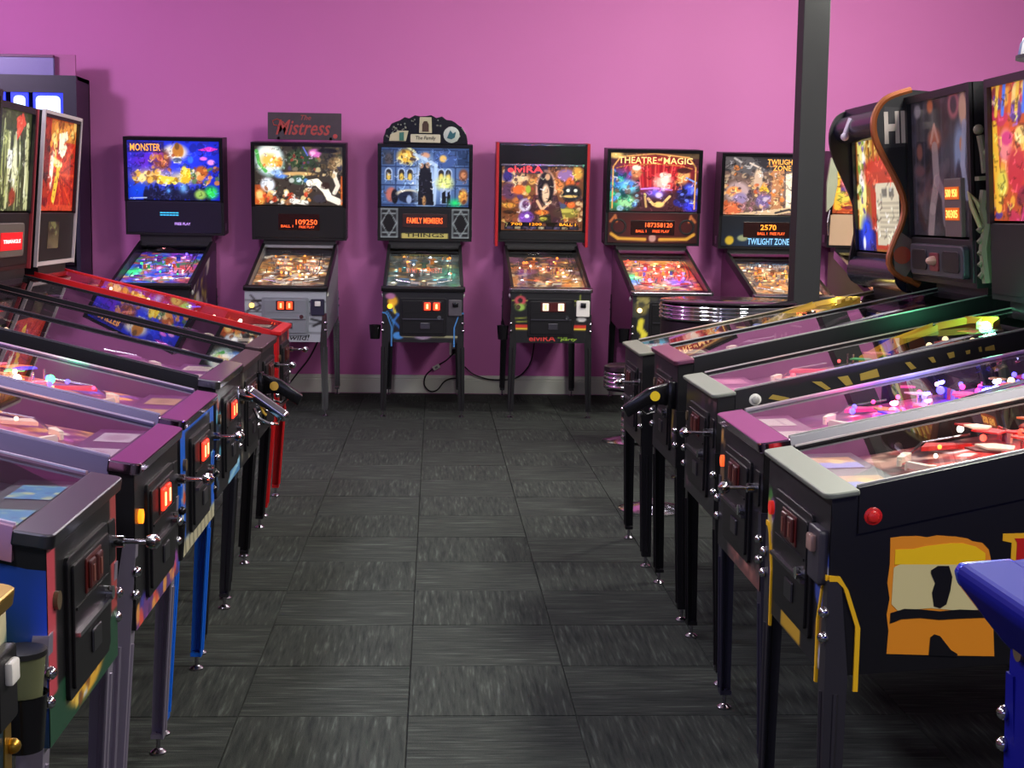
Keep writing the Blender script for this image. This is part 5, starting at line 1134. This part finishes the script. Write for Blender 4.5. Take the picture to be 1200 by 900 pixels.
def wing(r, at, hb, H, zs, xs, m, edge=None, bulge=(.03, .02, .10)):
    """S-curved side wing standing proud of the backbox front"""
    x0, x1 = xs
    K = [(-.03, .03), (.10, -bulge[0]), (.42, -bulge[1] + .02), (.80, -bulge[2]), (.98, -bulge[2] * .75), (1.04, .02)]
    out = []
    for i in range(len(K) - 1):
        q0, q1, q2, q3 = K[max(i - 1, 0)], K[i], K[i + 1], K[min(i + 2, len(K) - 1)]
        for s in range(7):
            t = s / 7
            f = lambda c: .5 * (2 * q1[c] + (q2[c] - q0[c]) * t + (2 * q0[c] - 5 * q1[c] + 4 * q2[c] - q3[c]) * t * t + (3 * q1[c] - q0[c] - 3 * q2[c] + q3[c]) * t ** 3)
            out.append((f(1), H * f(0)))
    out.append((K[-1][1], H * K[-1][0]))
    k = len(out)
    outline = out + [(.23, H), (.23, -.02)]
    w_ = at(MB().prism(outline, 'x', x0, x1).build('side_wing', m, r))
    if edge: MB().tube([((x0 + x1) / 2, y, z) for y, z in out], abs(x1 - x0) / 2 + .004, 8).build('wing_edging', edge, w_, True)
    return w_
def r4_extra(r, at, hb, H, zs):
    w1 = wing(r, at, hb, H, zs, (-hb - .02, -hb), BLACK, mat('copper_studs', (150, 82, 40), .4, .4), (.09, .04, .13))
    rusty = paint((96, 84, 78), .5)
    MB().prism([(-.07, .03), (-.03, .01), (.0, .05), (-.0, .16), (-.04, .19), (-.075, .13)], 'x', -hb, -hb + .002).build('wing_print', rusty, w1)
    MB().lathe([(.035, 0), (.035, .004), (0, .004)], 14, Matrix.Translation((-hb + .002, -.04, .10)) @ Matrix.Rotation(PI / 2, 4, 'Y')).build('wing_emblem', paint((150, 60, 40), .5), w1)
    b = MB(); b.prism([(-.10, H - .19), (-.01, H - .19), (-.0, H - .04), (-.09, H - .03)], 'x', -hb, -hb + .001)
    pl = b.build('wing_board', paint((40, 38, 40), .5), w1)
    text('wing_lettering', 'HI', paint((186, 176, 164), .5), w1, -.095, -.012, H - .175, H - .05, -.001, bold=.04, M=Matrix.Translation((-hb + .001, 0, 0)) @ Matrix(((0, -1, 0, 0), (1, 0, 0, 0), (0, 0, 1, 0), (0, 0, 0, 1))))
    # carved figure on the near edge
    s = MB(); st = paint((104, 98, 78), .6); fx_ = hb + .024
    s.tube([(fx_, .03, .02), (fx_, .02, .14), (fx_, .035, .22), (fx_, .02, .28), (fx_, .03, .34)], .02)
    s.tube([(fx_, .03, .40), (fx_, .025, .47), (fx_, .015, .53)], .013).ball((fx_, .01, .55), .018).ball((fx_, .04, .47), .024)
    for k in range(5): s.tube([(fx_, .0, .04 + .04 * k), (fx_, .03, .07 + .04 * k), (fx_, .06, .12 + .04 * k)], .010)
    s.box(fx_ - .02, fx_ + .02, .0, .07, .375, .39)
    f = at(s.build('carved_figure', st, r, True))
    MB().tube([(fx_, .03, .22), (fx_, .0, .30), (fx_, -.03, .335), (fx_, -.02, .29), (fx_, .015, .2)], .009).build('curved_horn', paint((150, 138, 100), .5), f, True)
    # twin amber score windows in a small panel low on the glass
    p = at(MB().box(.08, .25, -.014, .004, zs + .0, zs + .21, bev=.003).build('window_panel', paint((92, 78, 76), .5), r))
    for k, tx in enumerate(('500 950', '30305')):
        z = zs + .135 - .075 * k
        d = MB().box(.095, .235, -.017, -.013, z, z + .045).build('amber_window', glowmat((190, 84, 14), .8), p)
        text('amber_digits', tx, glowmat((255, 190, 90), 1.6), d, .105, .225, z + .008, z + .037, -.0175)
    # moulded tray below
    q = at(MB().prism(rrect(-hb + .07, hb - .05, .03, zs - .03, .02), 'y', -.03, -.004, bev=.006).build('speaker_tray', mat('slate_plastic', (52, 54, 62), .35), r))
    for x0, x1 in ((-hb + .10, -.08), (.09, hb - .08)): MB().prism(rrect(x0, x1, .05, zs - .05, .02), 'y', -.034, -.028, bev=.003).build('tray_recess', BLACK, q)
    MB().prism(rrect(-.04, .055, .05, zs - .06, .01), 'y', -.036, -.029, bev=.002).build('tray_card', paint((110, 34, 40), .4), q)
    MB().ball((.01, -.036, .09), .03, 10, .6).build('tray_emblem', paint((190, 150, 130), .5), q, True)
rrow('pinball machine with unlit dark backglass, amber score windows and copper-edged side wing', .835, 5.41, dict(
    zb=.946, W=.555, lip=.018, bar=mat('dark_steel_pink_reflection', (150, 96, 120), .3, .9), rail=BLACKM, rail_drop=.05, leg=BLACKM, plunger='grip', trigger=paint((210, 180, 30), .4), slot_k=.2, start_k=.1, seed=34,  # bar colour carries a painted pink reflection
    front=corner_art((22, 20, 26), lambda c: c.ell(.15, .3, .06, .2, (110, 40, 50), .5).ell(.3, .25, .05, .14, (130, 100, 110), .5).line([(.8, .2), (.86, .4), (.8, .7)], .04, (130, 110, 50)).line([(.6, .6), (.9, .7)], .02, (120, 90, 120)), 40, 30),
    pal=[(90, 70, 90), (110, 80, 90), (70, 60, 70)], pf=playfield(74, (60, 34, 54), [(90, 50, 76), (70, 40, 60), (110, 80, 90)], [(90, 60, 80)], 0, 50, 0), lamp_k=.05, plastics=4, apron=(96, 44, 60),
    bg=bg_dark(), display=False, speakers=False, Wb=.70, Hb=.715, box_y=1.035, split=.25, frame=BLACKM, box_extra=r4_extra, foot_y=.02))
def r5_extra(r, at, hb, H, zs):
    for s in (-1, 1):
        xs = (-hb - .022, -hb) if s < 0 else (hb, hb + .022)
        w1 = wing(r, at, hb, H, zs, xs, BLACK, None, (.035, .02, .10) if s < 0 else (.01, .0, .02))
    h = at(MB().cyl((-hb, -.025, H - .07), (hb, -.025, H - .07), .06, 18).box(-hb, hb, -.03, .02, H - .02, H + .02).build('rolled_header', mat('violet_black_gloss', (26, 22, 40), .25), r, True))
    MB().cyl((-.12, -.10, H - .10), (-.12, -.07, H - .03), .012, 10).ball((-.12, -.10, H - .105), .018, 10).build('header_lamp', paint((190, 180, 200), .3), h, True)
    at(MB().cyl((-hb + .005, .02, .06), (hb - .005, .02, .06), .07, 18).build('rolled_base', mat('navy_black_gloss', (14, 16, 34), .25), r, True))
rrow('pinball machine with black S-curved backbox wing and orange-lit playfield near the bar table', .825, 6.22, dict(
    zb=.895, W=.545, lip=.012, bar=mat('olive_grey_steel', (112, 116, 102), .5, .5), rail=mat('worn_olive_rail', (70, 72, 58), .4, .6), rail_drop=.03, leg=BLACK, body=BLACK, slot_k=0, start_k=.1, seed=35, lit=.6, plastics=18, hi_lamps=(((255, 150, 80), 4, 8), ((255, 240, 215), 5, 6)), front=corner_art((46, 44, 38), lambda c: c.rect(.1, 0, .7, .9, (22, 22, 26)), 20, 16),
    pal=[(235, 110, 60), (110, 130, 200), (200, 180, 90), (220, 170, 160), (230, 200, 110)], ramp=mat('pale_yellow_ramp', (206, 186, 90), .35), apron=(150, 90, 120),
    pf=playfield(75, (150, 100, 90), [(235, 110, 60), (200, 150, 110), (90, 110, 170), (220, 180, 120), (190, 120, 130)], [(255, 110, 60), W_, (255, 200, 90)], .5, 90, 24, ((.4, .72, .3, .1, (255, 90, 40), 1.0), (.5, .2, .4, .14, (235, 215, 110), .8))),
    bulbs=((.1, .5, .03, .014, W_, 7), (-.1, .9, .06, .016, (255, 230, 120), 6)), lamps=((W_, 5, 8), ((255, 140, 70), 4, 6)), bg=bg_paper(), titles=(('THOU', .34, 1.0, .06, .34, (150, 84, 36), .9, 0),), display=False, speakers=False, Wb=.70, Hb=.755, box_y=1.06, split=.2, box_extra=r5_extra, foot_y=.015))

# ------------------------------------------------------------------ other things in the room
# sign board standing on the pale grey machine
sg = thing('sign', 'dark rectangular sign board with red script lettering standing on a backbox', 'sign', (-1.01, BY + 1.10, 1.998))
MB().box(-.282, .282, 0, .012, 0, .205, bev=.002).build('board', mat('dark_print_board', (52, 36, 46), .4, noise=.5, nscale=14), sg)
text('sign_lettering', 'Mistress', paint((168, 52, 46), .4), sg, -.22, .20, .035, .15, -.002, .35)
MB().tube([(-.19, -.002, .10), (-.235, -.002, .11), (-.245, -.002, .14), (-.21, -.002, .155), (-.16, -.002, .13), (-.13, -.002, .06)], .004, 6).build('script_flourish', paint((168, 60, 50), .4), sg)
text('sign_lettering', 'The', paint((150, 50, 46), .4), sg, -.03, .05, .15, .188, -.002, .3)
MB().lathe([(.018, 0), (.018, .002), (0, .002)], 12, Matrix.Translation((.235, -.001, .03)) @ Matrix.Rotation(PI / 2, 4, 'X')).build('red_spot', paint((170, 50, 50), .4), sg)
for s in (-1, 1): MB().box(s * .2 - .01, s * .2 + .01, .0, .05, 0, .02).build('foot', BLACK, sg)

# tall dark arcade cabinet beyond the near row, with blue-rimmed lit windows
ax, ay, aw, ad, ah = -3.36, 11.44, 1.3, .39, 2.44
ac = thing('arcade_cabinet', 'tall dark arcade cabinet with blue-rimmed lit windows standing against the magenta wall', 'arcade cabinet', (ax, ay, 0))
hw = aw / 2
navy = mat('navy_laminate', (24, 26, 44), .4)
b = MB(); b.box(-hw, -hw + .03, 0, ad, 0, ah).box(hw - .03, hw, 0, ad, 0, ah).box(-hw, hw, ad - .03, ad, 0, ah).box(-hw, hw, 0, ad, ah - .03, ah).box(-hw + .03, hw - .03, 0, ad, 0, .9)
b.box(-hw + .03, hw - .03, .15, .18, .9, ah - .44)
b.build('case', navy, ac)
hd = MB(); hz0, hz1 = ah - .42, ah
hd.box(-hw, hw, -.04, .0, hz1 - .13, hz1).box(-hw, hw, -.04, 0, hz0, hz0 + .05).box(-hw, -hw + .10, -.04, 0, hz0 + .05, hz1 - .13).box(hw - .10, hw, -.04, 0, hz0 + .05, hz1 - .13)
hdo = hd.build('header', navy, ac)
for x0, x1 in ((-.55, -.33), (-.28, -.10), (-.05, .12), (.16, .29), (.325, .55)):
    f = MB().prism([(x0, hz0 + .05), (x1, hz0 + .05), (x1, hz1 - .13), (x0, hz1 - .13), (x0 + .02, hz1 - .15), (x1 - .02, hz1 - .15), (x1 - .02, hz0 + .07), (x0 + .02, hz0 + .07)][:4], 'y', -.03, -.012).build('blue_rim', glowmat((20, 50, 235), 1.0), hdo)
    MB().prism(rrect(x0 + .022, x1 - .022, hz0 + .072, hz1 - .155, .03), 'y', -.036, -.028).build('lit_window', glowmat((205, 232, 255), 1.5) if x0 > .1 else glowmat((150, 190, 250), 1.2), hdo)
MB().box(-hw + .06, hw - .06, .10, .15, 1.0, ah - .48, bev=.01).build('screen', BLACKG, ac)
MB().prism([(-.25, .78), (.1, .9), (.1, .94), (-.25, .82)], 'x', -hw + .03, hw - .03, bev=.005).build('control_panel', BLACKG, ac)
for k in range(2): MB().cyl((-.3 + .6 * k, -.02, .84), (-.3 + .6 * k, -.03, .95), .01).ball((-.3 + .6 * k, -.03, .96), .025).build('joystick', paint((180, 30, 30), .3), ac, True)

tp = thing('header_sign', 'pale bluish flat sign lying along the top of the tall dark arcade cabinet', 'sign', (ax, ay, ah))
MB().box(-hw, hw - .18, .02, .06, 0, .135, bev=.003).build('panel', mat('pale_blue_acrylic', (120, 116, 175), .35), tp)
MB().box(-hw, hw - .18, .014, .066, .135, .155, bev=.002).build('top_edge', paint((96, 34, 84), .4), tp)
MB().box(hw - .22, hw - .03, .08, .10, .0, .165, bev=.002).build('end_card', mat('dusty_pink_card', (176, 92, 148), .5), tp)

# blue and white dome on the backbox of the yellow-lettered machine
dm_ = thing('dome_topper', 'blue and white segmented dome standing on top of a black backbox', 'topper', (2.04, 4.80, 1.982))
for k in range(8):
    b = MB(); a0, a1 = 2 * PI * k / 8, 2 * PI * (k + 1) / 8
    prof = [(.135, 0), (.128, .05), (.10, .10), (.055, .135), (.0, .15)]
    g = [[b.b.verts.new((r_ * math.cos(a0 + (a1 - a0) * i / 3), r_ * math.sin(a0 + (a1 - a0) * i / 3), z)) for i in range(4)] for r_, z in prof]
    for A, B in zip(g, g[1:]):
        for i in range(3): b.b.faces.new((A[i], A[i + 1], B[i + 1], B[i]))
    bmesh.ops.remove_doubles(b.b, verts=b.b.verts, dist=1e-5)
    b.build('dome_segment', paint((40, 90, 170), .35) if k % 2 else paint((215, 220, 215), .35), dm_, True)
MB().lathe([(.14, -.0), (.14, .012), (0, .012)], 24).build('dome_base', BLACK, dm_, True)

# bar table and stools with ribbed chrome edges
ribw = mat('mirror_chrome', (225, 225, 230), .03, 1.0)
def ribs(R, z0, n, pitch):
    o = []
    for k in range(n):
        for q in range(7):
            a = -PI / 2 + PI * q / 6
            o.append((R - .008 + .009 * math.cos(a), z0 + pitch * (k + .5) + pitch * .46 * math.sin(a)))
    return o
vinyl = mat('black_vinyl', (18, 16, 18), .3)
tb = thing('bar_table', 'round black-topped bar table with ribbed chrome edge under the red-curtain machine', 'table', (1.715, 8.5, 0))
R_T = .40
MB().lathe([(0, .955), (R_T - .01, .955), (R_T, .962), (R_T, .968), (R_T - .006, .972), (0, .972)], 40).build('tabletop', mat('black_glossy_top', (30, 24, 30), .12), tb, True)
pr = [(R_T - .02, .85)]
pr += ribs(R_T, .862, 4, .0225)
pr += [(R_T - .02, .956)]
MB().lathe(pr, 48).build('ribbed_edge', ribw, tb, True)
MB().lathe([(0, .66), (R_T - .012, .66), (R_T - .008, .665), (R_T - .008, .852), (0, .852)], 32).build('underside', BLACK, tb, True)
MB().cyl((0, 0, .03), (0, 0, .75), .04, 18).build('pedestal', CHROME, tb, True)
MB().lathe([(0, 0), (.24, 0), (.24, .008), (.2, .02), (.05, .04), (0, .04)], 36).build('base_plate', CHROME, tb, True)
def stool(label, x, y):
    s = thing('bar_stool', label, 'stool', (x, y, 0), 0, 'ribbed stools beside the bar table')
    MB().lathe([(0, .50), (.15, .50), (.168, .49), (.172, .465), (0, .46)], 30).build('seat', vinyl, s, True)
    p_ = [(.15, .345)]
    p_ += ribs(.172, .35, 4, .0275)
    p_ += [(.15, .465)]
    MB().lathe(p_, 36).build('ribbed_band', ribw, s, True)
    MB().lathe([(0, .335), (.15, .335), (.16, .345), (0, .35)], 30).build('seat_pan', BLACK, s, True)
    MB().cyl((0, 0, .03), (0, 0, .34), .028, 16).build('post', CHROME, s, True)
    MB().lathe([(0, 0), (.175, 0), (.175, .006), (.15, .014), (.05, .035), (.035, .06), (0, .06)], 36).build('base_plate', CHROME, s, True)
stool('black vinyl stool with blue-reflecting ribbed chrome band, farther of the two near the wall', 1.265, 9.36)
stool('stool whose round chrome base shows between the black machine legs', 1.10, 7.16)
stool('stool standing close to the bar table with only a sliver of chrome base in sight', 1.50, 8.0)

# outlet, adapter, cables
ou = thing('wall_outlet', 'white wall outlet with a black plug on the magenta wall by the arched-topper machine', 'outlet', (.165, WALLY, .37))
MB().prism(rrect(-.04, .04, -.06, .06, .008), 'y', -.008, 0, bev=.002).build('plate', WHITEP, ou)
MB().box(-.02, .02, -.04, -.007, -.045, -.01, bev=.004).build('plug', RUBBER, ou)
MB().prism(rrect(-.016, .016, .008, .04, .006), 'y', -.0105, -.007).build('socket', mat('ivory_socket', (190, 186, 176), .4), ou)
def cable(label, pts, name='power_cable', r=.006):
    # smooth the course with a Catmull-Rom curve
    P = [Vector(p) for p in pts]; Q = []
    for i in range(len(P) - 1):
        p0, p1, p2, p3 = P[max(i - 1, 0)], P[i], P[i + 1], P[min(i + 2, len(P) - 1)]
        for k in range(6):
            t = k / 6
            Q.append(.5 * ((2 * p1) + (p2 - p0) * t + (2 * p0 - 5 * p1 + 4 * p2 - p3) * t * t + (3 * p1 - p0 - 3 * p2 + p3) * t ** 3))
    Q.append(P[-1])
    o = MB().tube(Q, r, 6).build(name, RUBBER, None, True)
    o['label'] = label; o['category'] = 'cable'
wy = WALLY - .03
cable('black cable looping from the outlet past the white inline adapter to the floor', [(.16, wy, .33), (.10, wy, .27), (.02, wy, .22), (-.06, wy, .15), (-.075, wy, .07), (-.03, wy - .01, .02), (.03, wy - .01, .03), (.09, wy, .10), (.17, wy, .125), (.24, wy, .10)])
cable('black cable hanging in a low curve along the baseboard toward the red-edged machine', [(.25, wy, .22), (.32, wy, .16), (.44, wy, .12), (.56, wy, .115), (.66, wy, .13), (.74, wy, .19), (.79, wy, .28), (.81, wy - .05, .45), (.82, wy - .05, .62)])
cable('thin black cable hanging slantwise below the pale grey machine', [(-.88, wy, .62), (-.92, wy, .45), (-1.0, wy, .28), (-1.1, wy, .15), (-1.2, wy, .02)])
ad_ = thing('cable_adapter', 'small white inline adapter hanging on the looped black cable', 'adapter', (.02, wy - .01, .215))
MB().box(-.03, .03, -.016, .0, -.018, .018, Matrix.Rotation(-.5, 4, 'Y'), bev=.005).build('adapter_body', WHITEP, ad_)
MB().box(-.012, .012, -.018, -.015, -.008, .008, Matrix.Rotation(-.5, 4, 'Y')).build('adapter_label', paint((120, 120, 125), .5), ad_)
cp = thing('drinking_cup', 'olive green drinking cup sitting in the black cup holder by the gold-crested machine', 'cup', (-.702, 2.4875, .555))
MB().lathe([(0, 0), (.028, 0), (.04, .13), (.042, .135), (.038, .13), (.027, .004), (0, .004)], 18).build('cup_body', paint((96, 100, 70), .5), cp, True)
MB().lathe([(.0385, .133), (.043, .133), (.043, .142), (.03, .146), (0, .146)], 18).build('cup_lid', paint((24, 24, 24), .4), cp, True)
